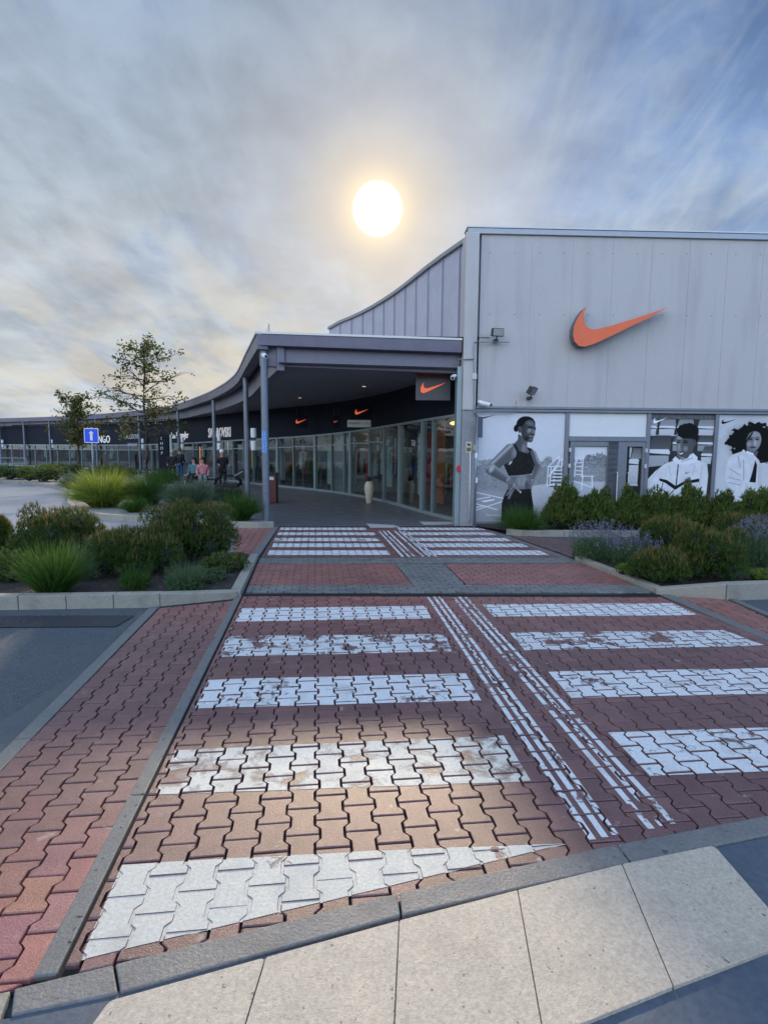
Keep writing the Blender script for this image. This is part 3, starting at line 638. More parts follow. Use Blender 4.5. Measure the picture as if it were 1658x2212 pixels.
# resample the wall into 0.62 m panels
def resample(P, step):
    out = [P[0]]; acc = 0
    for a, b in zip(P, P[1:]):
        L = (b-a).length; t = step-acc
        while t <= L: out.append(a+(b-a)*(t/L)); t += step
        acc = (acc+L) % step
    return out
tp = resample(tall, .95)
for i, (a, b) in enumerate(zip(tp, tp[1:])):
    za, zb = roofz(a), roofz(b); cl.quad((a.x, a.y, 3.6), (b.x, b.y, 3.6), (b.x, b.y, zb), (a.x, a.y, za))
    nrm = Vector((-(b-a).y, (b-a).x, 0)).normalized()
    sm.box(Vector((a.x, a.y, 3.6)), nrm*.03, (b-a).normalized()*.03, (0, 0, za-3.6))
part(cl, 'side_wall', M['clad']); sd_ = part(sm, 'cladding_seams', mat('rib_metal', (.33, .33, .40), .4, metal=.5))
cp = MB()
for a, b in zip(tp, tp[1:]):
    za, zb = roofz(a), roofz(b); nrm = Vector((-(b-a).y, (b-a).x, 0)).normalized()
    c0 = a+nrm*.08; c1 = b+nrm*.08
    vs = [c0+Vector((0, 0, za-.05)), c1+Vector((0, 0, zb-.05)), c1-nrm*.45+Vector((0, 0, zb-.05)), c0-nrm*.45+Vector((0, 0, za-.05))]
    cp.add(vs+[v+Vector((0, 0, .1)) for v in vs], [(0, 1, 2, 3), (4, 7, 6, 5), (0, 4, 5, 1), (1, 5, 6, 2), (2, 6, 7, 3), (3, 7, 4, 0)])
part(cp, 'side_coping', M['coping'])
# closed store volume behind the walls
vol = MB(); back = [(p.x+.25, p.y) for p in tp[1:]]; rr = W0+WUx*XR
P = [(W0.x+.1, W0.y+.3)]+[(rr.x, rr.y+.3), (rr.x, rr.y+14)]+[(tp[-1].x+.2, tp[-1].y+.5)]+back[::-1]
lastz = roofz(tp[-1])
base = [Vector((W0.x+.1, W0.y+.25, 0)), Vector((rr.x, rr.y+.25, 0))]
roof = MB()
for a, b in zip(tp, tp[1:]):
    ra = Vector((rr.x, a.y+.1, 0)); rb = Vector((rr.x, b.y+.1, 0)); a2, b2 = a+Vector((.1, 0, 0)), b+Vector((.1, 0, 0)); za, zb_ = min(ZT-.7, roofz(a)-.15), min(ZT-.7, roofz(b)-.15)
    roof.quad(a2+Vector((0, 0, za)), ra+Vector((0, 0, za)), rb+Vector((0, 0, zb_)), b2+Vector((0, 0, zb_)))
e = tp[-1]; roof.quad(Vector((e.x+.1, e.y, 0)), Vector((rr.x, e.y+.1, 0)), Vector((rr.x, e.y+.1, lastz-.2)), Vector((e.x+.1, e.y, lastz-.2)))
part(roof, 'store_roof', M['coping'])
# front wall
def wpt(s, z, off=0.0): p = W0+WUx*s+WN*off; return Vector((p.x, p.y, z))
def wbox(mb, s0, s1, z0, z1, o0, o1): a = wpt(s0, z0, o0); return mb.box(a, WUx*(s1-s0), WN*(o1-o0), (0, 0, z1-z0))
def wS(px, py=800): return (WP(px, py)-W0).dot(WUx)
seams = [1049, 1140, 1226, 1311, 1393, 1473, 1553, 1629]; ss = [0.02]+[wS(x) for x in seams]; st = ss[-1]-ss[-2]
while ss[-1] < XR: ss.append(ss[-1]+st)
uw = MB()
for a, b in zip(ss, ss[1:]): wbox(uw, a+.0025, b-.0025, ZB+.12, ZT-.13, -.12, .0)
part(uw, 'upper_wall', M['wall'])
bk = MB(); wbox(bk, .02, XR, 0, ZT-.15, -.3, -.03) if False else wbox(bk, .02, XR, ZB+.1, ZT-.15, -.3, -.006); part(bk, 'wall_core', M['clad'])
cp = MB(); wbox(cp, -.30, XR, ZT-.13, ZT+.0, -.35, .05); part(cp, 'roof_coping', M['coping'], bevel=.01)
fl = MB(); wbox(fl, -.32, XR, ZT+.0, ZT+.03, -.36, .07); part(fl, 'coping_cap', M['flash'])
bm = MB(); wbox(bm, -.02, XR, ZB-.01, ZB+.055, -.1, .05); wbox(bm, -.02, XR, ZB+.06, ZB+.115, -.1, .075); part(bm, 'wall_band', M['frame'], bevel=.005)
# tie holes
for row, yy in ((0, 679), (1, 546)):
    for i in range(13):
        c = WP(1058+i*53, yy+i*.35, .002); th = MB()
        th.ext([c+WUx*(.013*math.cos(k*math.pi/4))+Vector((0, 0, .013*math.sin(k*math.pi/4))) for k in range(8)], WN, .001); fixn(part(th, 'tie_hole', M['fascia']))
# corner post
s0, s1 = wS(994, 1000), wS(1024, 1000)
po = MB(); wbox(po, s0, s1, 0, ZB+.02, -.35, .10); part(po, 'corner_post', M['post'], bevel=.012)
po = MB(); wbox(po, s0+.0, s1-.03, ZB+.02, ZT-.13, -.35, .13); part(po, 'upper_corner_post', M['wall'], bevel=.012)
pl = MB(); wbox(pl, s0-.12, s0-.003, 0, 3.75, -.3, .02); part(pl, 'glazing_post', M['mull'], bevel=.006)
# lower glazing: frames
fr = MB(); zb = ZB-.01
Xf = [wS(1024, 1000), wS(1221, 1000), wS(1395.5, 1000), wS(1541, 1000), wS(1541, 1000)+2.05, wS(1541, 1000)+4.1]
for x in Xf[1:]: wbox(fr, x-.045, x+.045, 0, zb, -.12, .02)
wbox(fr, Xf[0], XR, 0, .10, -.12, .015); part(fr, 'window_frame', M['frame'], bevel=.004)
dz0 = wz(1300, 943); dz1 = wz(1300, 953)
# door
door = empty('x', (0, 0, 0)); bpy.data.objects.remove(door)
d0 = wS(1229, 1000)+.0; d1 = wS(1391, 1000); dm = (d0+d1)/2
df = MB(); wbox(df, Xf[1]+.045, Xf[2]-.045, dz1, dz0, -.12, .03); part(df, 'door_lintel', M['frame'])
def leafdoor(a, b, g0, g1, hx, hinge):
    z1 = dz1-.01; f = MB(); gb, gt = .3, WP(1260, 964).z
    wbox(f, a, g0, .02, z1, -.08, .015); wbox(f, g1, b, .02, z1, -.08, .015); wbox(f, g0, g1, gt, z1, -.08, .015); wbox(f, g0, g1, .02, gb, -.08, .015)
    o = part(f, 'door', M['frame'], bevel=.004)
    h = MB(); zt_, zb_ = WP(1330, 1020).z, WP(1330, 1100).z
    h.tube([wpt(hx, zt_-.02, .02), wpt(hx, zt_, .075), wpt(hx, zt_-.04, .08), wpt(hx, zb_+.04, .08), wpt(hx, zb_, .075), wpt(hx, zb_+.02, .02)], .014, 8); part(h, 'handle', M['offwhite'], o)
    for pz in (976, 1010):
        c = MB(); c.cbox(wpt(hinge, WP(1230, pz).z, .03), .05, .05, .09); part(c, 'hinge', M['offwhite'], o)
    return gb, gt
gb, gt = leafdoor(d0, dm-.004, wS(1239, 1000), wS(1333, 1000), wS(1331, 1000), d0-.01)
leafdoor(dm+.004, d1, wS(1352, 1000), wS(1385, 1000)-.0, wS(1355, 1000), d1+.01)
# ---------------------------------------------------------------- printed posters
class Art:
    def __init__(s, x0, y0, x1, y1, nx):
        s.x0, s.y0, s.x1, s.y1 = x0, y0, x1, y1; s.nx = nx; s.ny = int(nx*(y1-y0)/(x1-x0))
        s.X, s.Y = np.meshgrid(np.linspace(x0, x1, s.nx), np.linspace(y0, y1, s.ny)); s.I = np.zeros_like(s.X)
        s.soft = (x1-x0)/nx*.8
    def noise(s, sc, seed):
        r = np.random.default_rng(seed); g = r.random((64, 64)); u = (s.X/sc) % 63; v = (s.Y/sc) % 63
        i, j = u.astype(int), v.astype(int); a, b = u-i, v-j
        return (g[j, i]*(1-a)+g[j, i+1]*a)*(1-b)+(g[j+1, i]*(1-a)+g[j+1, i+1]*a)*b
    def put(s, m, v): s.I = s.I*(1-m)+v*m
    def poly(s, pts, v):
        ins = np.zeros(s.X.shape, bool); n = len(pts); dist = np.full(s.X.shape, 1e9)
        for k in range(n):
            (xa, ya), (xb, yb) = pts[k-1], pts[k]
            if ya != yb: ins ^= ((ya > s.Y) != (yb > s.Y)) & (s.X < (xb-xa)*(s.Y-ya)/(yb-ya)+xa)
            L2 = (xb-xa)**2+(yb-ya)**2+1e-9; t = np.clip(((s.X-xa)*(xb-xa)+(s.Y-ya)*(yb-ya))/L2, 0, 1)
            dist = np.minimum(dist, np.hypot(s.X-xa-t*(xb-xa), s.Y-ya-t*(yb-ya)))
        sd = np.where(ins, dist, -dist); s.put(np.clip(sd/s.soft+.5, 0, 1), v)
    def ell(s, cx, cy, rx, ry, v, rot=0.0, soft=None, edge=0, seed=0):
        c, q = math.cos(rot), math.sin(rot); dx, dy = s.X-cx, s.Y-cy; u = (dx*c+dy*q)/rx; w_ = (-dx*q+dy*c)/ry; d = np.hypot(u, w_)
        if edge: d = d+edge*(s.noise(rx*.22, seed)-.5)+edge*.7*(s.noise(rx*.08, seed+1)-.5)
        s.put(np.clip((1-d)*min(rx, ry)/(soft or s.soft)+.5, 0, 1), v)
    def cap(s, x0, y0, r0, x1, y1, r1, v, hl=0.0, L=(-.7, -.7), glo=0.0):
        dx, dy = x1-x0, y1-y0; L2 = dx*dx+dy*dy; t = np.clip(((s.X-x0)*dx+(s.Y-y0)*dy)/L2, 0, 1); ox, oy = s.X-x0-t*dx, s.Y-y0-t*dy
        r = r0+(r1-r0)*t; d = np.hypot(ox, oy); nx_, ny_ = ox/r, oy/r
        lam = np.clip(nx_*L[0]+ny_*L[1]+.35, 0, 1); val = v+hl*lam**1.6
        if glo: val = val+glo*np.exp(-((nx_*L[0]+ny_*L[1]-.45)/.18)**2)
        s.put(np.clip((r-d)/s.soft+.5, 0, 1), val)
    def line(s, pts, wd, v):
        for a, b in zip(pts, pts[1:]): s.cap(a[0], a[1], wd/2, b[0], b[1], wd/2, v)
SWOOSH = [(728, 453), (715, 485), (713, 515), (722, 545), (740, 562), (760, 569), (800, 563), (860, 548), (950, 520), (1050, 488), (1148, 455), (1030, 518), (960, 550), (880, 590), (800, 628), (760, 645), (720, 657), (690, 653), (668, 630), (660, 600), (663, 560), (675, 525), (695, 490), (712, 466)]
def sw(x0, y0, w_, h_): return [(x0+(x-660)/488*w_, y0+(y-453)/204*h_) for x, y in SWOOSH]
def art1():
    a = Art(90, 150, 1415, 1850, 240); a.I[:] = .60-.04*(a.Y-150)/800+.03*(a.noise(60, 1)-.5)
    for cx, cy, rx, ry in ((150, 930, 60, 60), (230, 920, 70, 55), (330, 900, 60, 45), (1180, 880, 70, 70), (1120, 910, 60, 35), (1330, 900, 70, 60), (1250, 930, 90, 30)): a.ell(cx, cy, rx, ry, .20+.25*a.noise(12, 3), edge=.5, seed=int(cx))
    m = np.clip((a.Y-945)/8, 0, 1); a.put(m, .19+.16*a.noise(9, 5)+.05*a.noise(60, 6))
    m = np.clip((a.Y-(1330+8*np.sin(a.X/60)))/8, 0, 1); a.put(m, .31+.05*a.noise(10, 7))
    a.poly([(960, 1255), (1180, 1225), (1415, 1225), (1415, 1850), (960, 1850)], .46+.05*a.noise(20, 8))
    for l in ([(90, 1350), (560, 1455)], [(90, 1475), (340, 1428)], [(90, 1520), (450, 1625)], [(90, 1645), (530, 1495)], [(90, 1603), (260, 1560)]): a.line(l, 13, .66)
    a.poly([(200, 1492), (405, 1458), (405, 1478), (260, 1510)], .66); a.line([(145, 850), (148, 960)], 8, .7)
    for l in ([(1190, 960), (1180, 1265)], [(1190, 960), (1345, 810)], [(1232, 960), (1222, 1255)], [(1232, 1060), (1370, 850)], [(1200, 1110), (1330, 960)], [(1345, 800), (1345, 960)], [(1385, 830), (1385, 1250)], [(1290, 960), (1280, 1240)], [(1190, 960), (1390, 955)]): a.line(l, 13, .68)
    for k, y in enumerate((1020, 1070, 1120, 1175, 1240)): a.line([(1285-k*14, y), (1395, y)], 16, .66); a.line([(1285-k*14, y+22), (1395, y+22)], 16, .05)
    # figure
    a.cap(955, 770, 52, 1040, 960, 52, .13, .16, (.6, -.6), .1); a.cap(1040, 975, 50, 962, 1180, 28, .14, .16, (.6, .2)); a.cap(962, 1180, 28, 935, 1290, 18, .22, .15)
    a.poly([(640, 620), (880, 670), (950, 700), (990, 800), (975, 990), (945, 1080), (940, 1300), (780, 1310), (620, 1230), (610, 1110), (530, 950), (560, 800)], .15)
    a.poly([(610, 1105), (945, 1072), (935, 1300), (780, 1312), (620, 1230)], .17); a.ell(810, 1190, 90, 90, .30, soft=70); a.line([(800, 1130), (800, 1290)], 10, .17); a.ell(880, 1240, 30, 60, .12, soft=30)
    a.cap(620, 720, 100, 350, 985, 84, .14, .10, (-.65, -.7), .20); a.cap(345, 1010, 84, 620, 1185, 48, .13, .14, (-.3, -.8), .08); a.ell(350, 1000, 30, 60, .42, .5, soft=28)
    a.ell(700, 730, 50, 110, .26, .2, soft=40)
    a.cap(620, 1180, 48, 700, 1250, 42, .17, .16); a.poly([(600, 1230), (740, 1230), (730, 1330), (640, 1400), (590, 1360)], .16)
    hair = .015
    a.poly([(728, 470), (870, 560), (862, 680), (905, 745), (770, 740), (670, 620), (722, 560)], .12+.07*np.clip((a.X-760)/120, 0, 1)); a.ell(815, 690, 30, 60, .24, soft=25)
    a.poly([(645, 612), (690, 622), (755, 730), (870, 765), (905, 740), (858, 678), (930, 690), (920, 755), (985, 930), (978, 990), (945, 1075), (610, 1110), (525, 940), (640, 880), (705, 810), (712, 745)], .022+.02*a.noise(25, 4)); a.line([(612, 1112), (780, 1104), (946, 1074)], 9, .35)
    a.poly([(595, 935), (620, 890), (655, 878), (640, 915), (605, 940)], .5)
    a.poly([(590, 1318), (740, 1290), (800, 1312), (940, 1298), (990, 1560), (990, 1850), (515, 1850), (515, 1520), (550, 1400)], .02+.02*a.noise(20, 9))
    a.cap(700, 1250, 26, 790, 1355, 13, .22, .2); a.cap(690, 1290, 20, 618, 1450, 13, .16, .2); a.cap(665, 1300, 20, 590, 1400, 14, .14, .16); a.ell(790, 1352, 10, 14, .6)
    a.ell(835, 325, 140, 118, hair); a.ell(700, 385, 42, 58, hair, .3)
    a.poly([(800, 330), (835, 275), (890, 255), (940, 275), (972, 335), (985, 405), (975, 430), (972, 490), (955, 520), (950, 565), (925, 600), (868, 592), (800, 540), (768, 470), (770, 380)], .075+.07*np.clip((a.X-800)/180, 0, 1))
    a.ell(748, 410, 26, 52, .17); a.ell(748, 410, 12, 34, .07)
    a.ell(895, 315, 50, 28, .19, .2, soft=30); a.ell(890, 418, 26, 34, .30, .5, soft=34); a.ell(948, 440, 11, 34, .27, .15, soft=14); a.ell(960, 462, 14, 10, .20, soft=8); a.ell(905, 375, 40, 13, .015, .15, soft=8); a.ell(968, 385, 16, 12, .015, soft=6)
    a.ell(935, 475, 26, 8, .02, soft=6); a.line([(898, 505), (960, 512)], 14, .30); a.line([(905, 520), (955, 522)], 7, .02); a.ell(920, 555, 24, 12, .2, soft=10); a.ell(850, 540, 40, 34, .04, -.6, soft=25)
    a.poly(sw(90, 190, 296, 82), .015)
    return a
def artdoor(left):
    if left:
        a = Art(82, 303, 340, 720, 90); a.I[:] = .62-.03*(a.Y-303)/150
        for cx, cy, rx, ry in ((180, 420, 50, 55), (235, 410, 45, 60), (290, 430, 55, 50), (100, 440, 30, 40)): a.ell(cx, cy, rx, ry, .14+.25*a.noise(6, 2), edge=.5, seed=cx)
        a.put(np.clip((a.Y-465)/4, 0, 1), .24+.14*a.noise(5, 5)); a.put(np.clip((a.Y-575)/4, 0, 1), .46)
        for l in ([(95, 380), (90, 540)], [(138, 370), (134, 540)], [(92, 400), (138, 395)], [(92, 432), (136, 430)], [(92, 460), (136, 460)], [(90, 490), (136, 495)], [(88, 520), (140, 525)], [(82, 450), (120, 380)], [(130, 535), (205, 535)], [(140, 540), (135, 640)], [(195, 540), (200, 640)], [(60, 560), (190, 620)]): a.line(l, 7, .66)
    else:
        a = Art(392, 303, 640, 720, 90); a.I[:] = .05
        a.poly([(440, 305), (480, 308), (462, 385), (445, 390)], .5); a.poly([(500, 310), (635, 310), (640, 395), (470, 395)], .17+.12*np.clip((a.Y-310)/80, 0, 1))
        a.poly([(440, 410), (455, 396), (590, 396), (615, 415), (612, 440), (440, 432)], .58); a.poly([(445, 445), (600, 445), (605, 600), (440, 610)], .38+.08*a.noise(12, 2)+.1*np.clip((600-a.Y)/150, 0, 1)); a.line([(608, 420), (605, 720)], 16, .04); a.line([(440, 600), (600, 604)], 10, .55)
    return a
def art3():
    a = Art(704, 40, 1238, 900, 170); a.I[:] = .05+.03*a.noise(20, 1)
    def seat(x0, y0, x1, y1, sk=14, top=.17, low=.38):
        h = y1-y0
        a.poly([(x0+sk, y0), (x1-4, y0), (x1+4, y0+h*.42), (x0-4, y0+h*.42)], top+.14*np.clip((a.Y-y0)/h, 0, 1)); a.poly([(x0-6, y0+h*.46), (x0+4, y0+h*.42), (x1-10, y0+h*.42), (x1+2, y0+h*.50), (x1, y0+h*.58), (x0-6, y0+h*.54)], .62)
        a.poly([(x0-4, y0+h*.62), (x1-6, y0+h*.62), (x1-10, y1), (x0-4, y1)], low+.08*np.clip((y1-a.Y)/h, 0, 1))
    a.put(np.clip((a.Y-40)/5, 0, 1)*np.clip((80-a.Y)/5, 0, 1), .13+.1*a.noise(9, 3))
    for x in (700, 785, 935, 1105, 1180): seat(x, 82, x+ (62 if x in (700, 1050, 1180) else 130), 205, 10, .28, .50)
    a.line([(700, 208), (930, 208)], 7, .5)
    for x, x1 in ((735, 880), (905, 960), (1115, 1240)): seat(x, 208, x1, 330, 16, .10, .3)
    seat(706, 215, 880, 460, 24, .09, .36); seat(1150, 290, 1240, 430, 20, .12, .5); a.poly([(700, 460), (880, 440), (850, 420), (780, 500), (700, 560)], .04)
    a.poly([(640, 640), (700, 565), (770, 490), (850, 428), (930, 405), (1060, 425), (1120, 400), (1200, 430), (1216, 520), (1200, 900), (690, 900)], .60+.07*(a.noise(45, 4)-.5)+.05*(a.noise(18, 5)-.5))
    for l in ([(740, 560), (800, 470)], [(880, 450), (900, 520)], [(1160, 450), (1150, 600)], [(1100, 450), (1080, 520)]): a.line(l, 7, .48)
    a.poly([(930, 372), (965, 400), (1075, 345), (1118, 380), (1110, 420), (1000, 440), (935, 425), (905, 400)], .66); a.line([(985, 415), (1075, 385)], 8, .42)
    a.poly([(808, 548), (870, 560), (948, 608), (1010, 572), (1143, 547), (1145, 574), (1020, 592), (945, 640), (860, 585), (806, 566)], .025)
    a.line([(958, 440), (950, 610)], 10, .04); a.line([(838, 585), (820, 680)], 7, .05); a.line([(935, 640), (890, 690), (880, 800)], 8, .05); a.line([(1065, 590), (1065, 660)], 7, .05); a.poly(sw(1022, 492, 38, 20), .03)
    a.poly([(1068, 230), (1100, 230), (1098, 270), (1072, 330), (1060, 370)], .10)
    a.poly([(930, 205), (975, 190), (1060, 195), (1078, 260), (1070, 330), (1035, 385), (985, 403), (950, 378), (935, 320), (928, 260)], .13+.12*np.clip((990-a.X)/60, 0, 1))
    a.ell(962, 220, 26, 16, .36, soft=12); a.ell(956, 300, 9, 28, .34, soft=10); a.ell(962, 318, 15, 9, .28, soft=8); a.ell(1010, 312, 18, 20, .28, .3, soft=18); a.line([(985, 320), (1012, 350)], 3, .08); a.ell(990, 390, 22, 10, .3, soft=8)
    a.ell(948, 262, 15, 6, .02, soft=4); a.ell(1005, 262, 20, 6, .02, soft=4); a.line([(935, 250), (962, 247)], 6, .02); a.line([(988, 247), (1024, 250)], 6, .02); a.poly([(945, 342), (970, 346), (1004, 338), (996, 358), (975, 368), (955, 360)], .04); a.poly([(950, 345), (970, 349), (998, 342), (988, 354), (968, 358)], .70)
    a.ell(1018, 172, 92, 62, .018, edge=.12, seed=4); a.ell(1085, 215, 26, 48, .02); a.ell(1078, 262, 14, 26, .12)
    a.poly(sw(728, 70, 108, 46), .75)
    return a
def art4():
    a = Art(1248, 45, 1790, 900, 170); a.I[:] = .52+.05*(a.noise(70, 2)-.5)+.05*np.clip((a.X-1450)/300, 0, 1)
    a.ell(1500, 255, 186, 146, .34, edge=.22, seed=8, soft=60); a.ell(1500, 250, 175, 138, .012, edge=.35, seed=5); a.ell(1580, 330, 95, 95, .012, edge=.4, seed=6)
    a.poly([(1455, 320), (1535, 330), (1520, 400), (1450, 370)], .14)
    a.poly([(1330, 400), (1360, 360), (1430, 330), (1500, 352), (1545, 400), (1570, 470), (1580, 900), (1340, 900), (1345, 600), (1320, 540)], .58+.10*(a.noise(22, 4)-.5))
    for l in ([(1350, 470), (1420, 520)], [(1345, 540), (1425, 560)], [(1440, 400), (1450, 560)], [(1350, 580), (1430, 600)], [(1400, 370), (1420, 460)]): a.line(l, 9, .42)
    a.line([(1432, 325), (1500, 352)], 12, .7); a.poly([(1520, 400), (1535, 440), (1535, 580), (1490, 575), (1505, 500)], .02); a.poly([(1540, 400), (1575, 460), (1575, 600), (1548, 600)], .5)
    a.ell(1497, 255, 52, 82, .20+.10*np.clip((a.X-1480)/60, 0, 1), .15); a.ell(1500, 200, 34, 20, .34, soft=12); a.ell(1510, 265, 12, 26, .40, soft=8); a.ell(1470, 275, 16, 18, .32, soft=10); a.ell(1530, 275, 12, 16, .30, soft=8)
    a.ell(1475, 235, 15, 6, .02, soft=3); a.ell(1522, 238, 13, 6, .02, soft=3); a.ell(1497, 300, 20, 6, .06, soft=3); a.line([(1462, 220), (1488, 218)], 5, .04); a.line([(1512, 222), (1534, 226)], 5, .04); a.line([(1485, 188), (1445, 260), (1450, 330)], 12, .02)
    a.poly(sw(1270, 80, 98, 40), .015)
    return a
def poster(name, art, s0, s1, z0, z1, off, label, group='printed window films on the store wall'):
    nx, ny = art.nx, art.ny; S = np.linspace(s0, s1, nx); Zz = np.linspace(z1, z0, ny)
    SS, ZZ = np.meshgrid(S, Zz); b = W0+WN*off
    V = np.stack([b.x+WUx.x*SS, b.y+WUx.y*SS, ZZ], -1).reshape(-1, 3)
    org = V.mean(0); V = V-org; i = np.arange(ny*nx).reshape(ny, nx)
    Q = np.stack([i[:-1, :-1], i[1:, :-1], i[1:, 1:], i[:-1, 1:]], -1).reshape(-1, 4)
    me = bpy.data.meshes.new(name); me.vertices.add(len(V)); me.vertices.foreach_set('co', V.ravel()); me.loops.add(Q.size); me.polygons.add(len(Q))
    me.loops.foreach_set('vertex_index', Q.ravel()); me.polygons.foreach_set('loop_start', np.arange(len(Q))*4); me.polygons.foreach_set('loop_total', np.full(len(Q), 4)); me.update(calc_edges=True)
    g_ = (np.clip(art.I, 0, 1)**1.3*1.20).ravel(); c = np.stack([g_*1.12, g_*1.13, g_*1.2, np.ones_like(g_)], -1).astype(np.float32)
    at = me.color_attributes.new('Col', 'FLOAT_COLOR', 'POINT'); at.data.foreach_set('color', c.ravel()); me.materials.append(M['print'])
    o = bpy.data.objects.new(name, me); SC.collection.objects.link(o); o.location = org
    s = o.modifiers.new('thick', 'SOLIDIFY'); s.thickness = .004; s.offset = -1
    return tag(o, label, 'poster', group)
a = art1(); s_per = (Xf[1]-.045-Xf[0])/(1415-90); zc_t = zb; zc_b = WP(1100, (1180+.193*1850)/1.3565).z
poster('window_poster', a, Xf[0], Xf[1]-.046, zc_b, zb-.004, -.02, 'black and white photo poster of a woman in a dark crop top, hands on hips')
z0_ = WP(1260, (1200+.3673*720)/1.3565).z; z1_ = gt
cpt = WP(1058, (1150+.5724*628)/1.3565, .0); wp_ = [o for o in SC.objects if o.name == 'window_poster'][0]
POSTER_CAPTION = (cpt, wp_)
poster('door_poster', artdoor(True), wS(1239, 1000)+.002, wS(1333, 1000)-.002, z0_, z1_-.003, -.03, 'poster film on the left door leaf showing trees, a field and white steps')
poster('door_poster', artdoor(False), wS(1352, 1000)+.002, wS(1385, 1000)-.002, z0_, z1_-.003, -.03, 'poster film on the right door leaf showing an empty stadium seat')
z0_ = WP(1460, (1200+.3673*900)/1.3565).z
poster('window_poster', art3(), Xf[2]+.046, Xf[3]-.046, z0_, zb-.004, -.02, 'black and white poster of a smiling man in a white zip jacket among stadium seats')
poster('window_poster', art4(), Xf[3]+.046, Xf[4]-.046, z0_, zb-.004, -.02, 'black and white poster of a woman with big curly hair and a white jacket')
pn = MB(); wbox(pn, Xf[0], XR, .1, zb, -.124, -.05); part(pn, 'window_backing', M['g_grey'])
pn = MB(); wbox(pn, Xf[1]+.047, Xf[2]-.047, dz0+.002, zb-.002, -.05, -.02); part(pn, 'transom_panel', M['white'])
pn = MB(); wbox(pn, Xf[4]+.047, Xf[5]-.047, .12, zb-.002, -.05, -.02); part(pn, 'window_panel', M['offwhite'])

# ---------------------------------------------------------------- canopy
def zf(t): return 4.50-.10*t
CL = EP[0]; CR = Vector((*PP(997, 760, W0+WN*.02, WN)[:2], 0))
fu = CR-CL; fn = Vector((fu.y, -fu.x, 0)).normalized()  # faces camera
# front fascia
def sloped(mb, a, b, off0, off1, za0, za1, zb0, zb1):
    vs = [a+fn*off0, b+fn*off0, b+fn*off1, a+fn*off1]
    lo = [vs[0]+Vector((0, 0, za0)), vs[1]+Vector((0, 0, zb0)), vs[2]+Vector((0, 0, zb0)), vs[3]+Vector((0, 0, za0))]
    hi = [vs[0]+Vector((0, 0, za1)), vs[1]+Vector((0, 0, zb1)), vs[2]+Vector((0, 0, zb1)), vs[3]+Vector((0, 0, za1))]
    mb.add(lo+hi, [(0, 1, 2, 3), (4, 7, 6, 5), (0, 4, 5, 1), (1, 5, 6, 2), (2, 6, 7, 3), (3, 7, 4, 0)])
def zat(px, py, p): return H+(972-.008*(829-px)-py)*p.y/F
z1l, z1r = zat(556, 729, CL), zat(997, 743, CR); z2l, z2r = zat(556, 752, CL), zat(997, 768, CR); z3l, z3r = zat(560, 792, CL), zat(990, 808, CR)
f1 = MB(); sloped(f1, CL, CR, -.25, 0, z2l, z1l, z2r, z1r); part(f1, 'front_fascia', M['fascia'], bevel=.006)
f2 = MB(); sloped(f2, CL, CR, -.45, -.255, z3l, z2l+.1, z3r, z2r+.1); part(f2, 'front_beam', M['beam'], bevel=.006)
f3 = MB(); sloped(f3, CL+fu*.02, CR, -.3, .02, z1l+.002, z1l+.05, z1r+.002, z1r+.05); part(f3, 'front_flashing', M['flash'])
# side eave
def ribbon(mb, P, inn, outw, z0f, z1f):
    N_ = []
    for i in range(len(P)):
        t = (P[min(i+1, len(P)-1)]-P[max(i-1, 0)]).normalized(); N_.append(Vector((-t.y, t.x, 0)))
    for i in range(len(P)-1):
        a, b = P[i], P[i+1]; na, nb = N_[i], N_[i+1]
        lo = [a+na*inn, b+nb*inn, b+nb*outw, a+na*outw]
        za, zb2 = z0f(i), z0f(i+1); ya, yb = z1f(i), z1f(i+1)
        L = [lo[0]+Vector((0, 0, za)), lo[1]+Vector((0, 0, zb2)), lo[2]+Vector((0, 0, zb2)), lo[3]+Vector((0, 0, za))]
        U = [lo[0]+Vector((0, 0, ya)), lo[1]+Vector((0, 0, yb)), lo[2]+Vector((0, 0, yb)), lo[3]+Vector((0, 0, ya))]
        mb.add(L+U, [(0, 1, 2, 3), (4, 7, 6, 5), (0, 4, 5, 1), (1, 5, 6, 2), (2, 6, 7, 3), (3, 7, 4, 0)])
    return N_
def ztop(i):
    p = EPs[i]; px = CX+p.x/p.y*F
    xs = [-150, 0, 142, 249, 338, 391, 452, 491, 516, 534, 551]; ys = [908, 905, 901, 894, 885, 875, 853, 832, 812, 775, 729]
    z = H+((972-.008*(829-px))-np.interp(px, xs, ys))*p.y/F
    return z1l if i == 0 else .3*z+.7*4.5
e1 = MB(); EN = ribbon(e1, EPs, -.25, 0, lambda i: ztop(i)-.34, lambda i: ztop(i)); part(e1, 'side_fascia', M['fascia'])
e2 = MB(); ribbon(e2, EPs, -.62, -.45, lambda i: ztop(i)-.80, lambda i: ztop(i)-.25); part(e2, 'side_beam', M['beam'])
e3 = MB(); ribbon(e3, EPs, -.3, .03, lambda i: ztop(i)+.002, lambda i: ztop(i)+.05); part(e3, 'side_flashing', M['flash'])
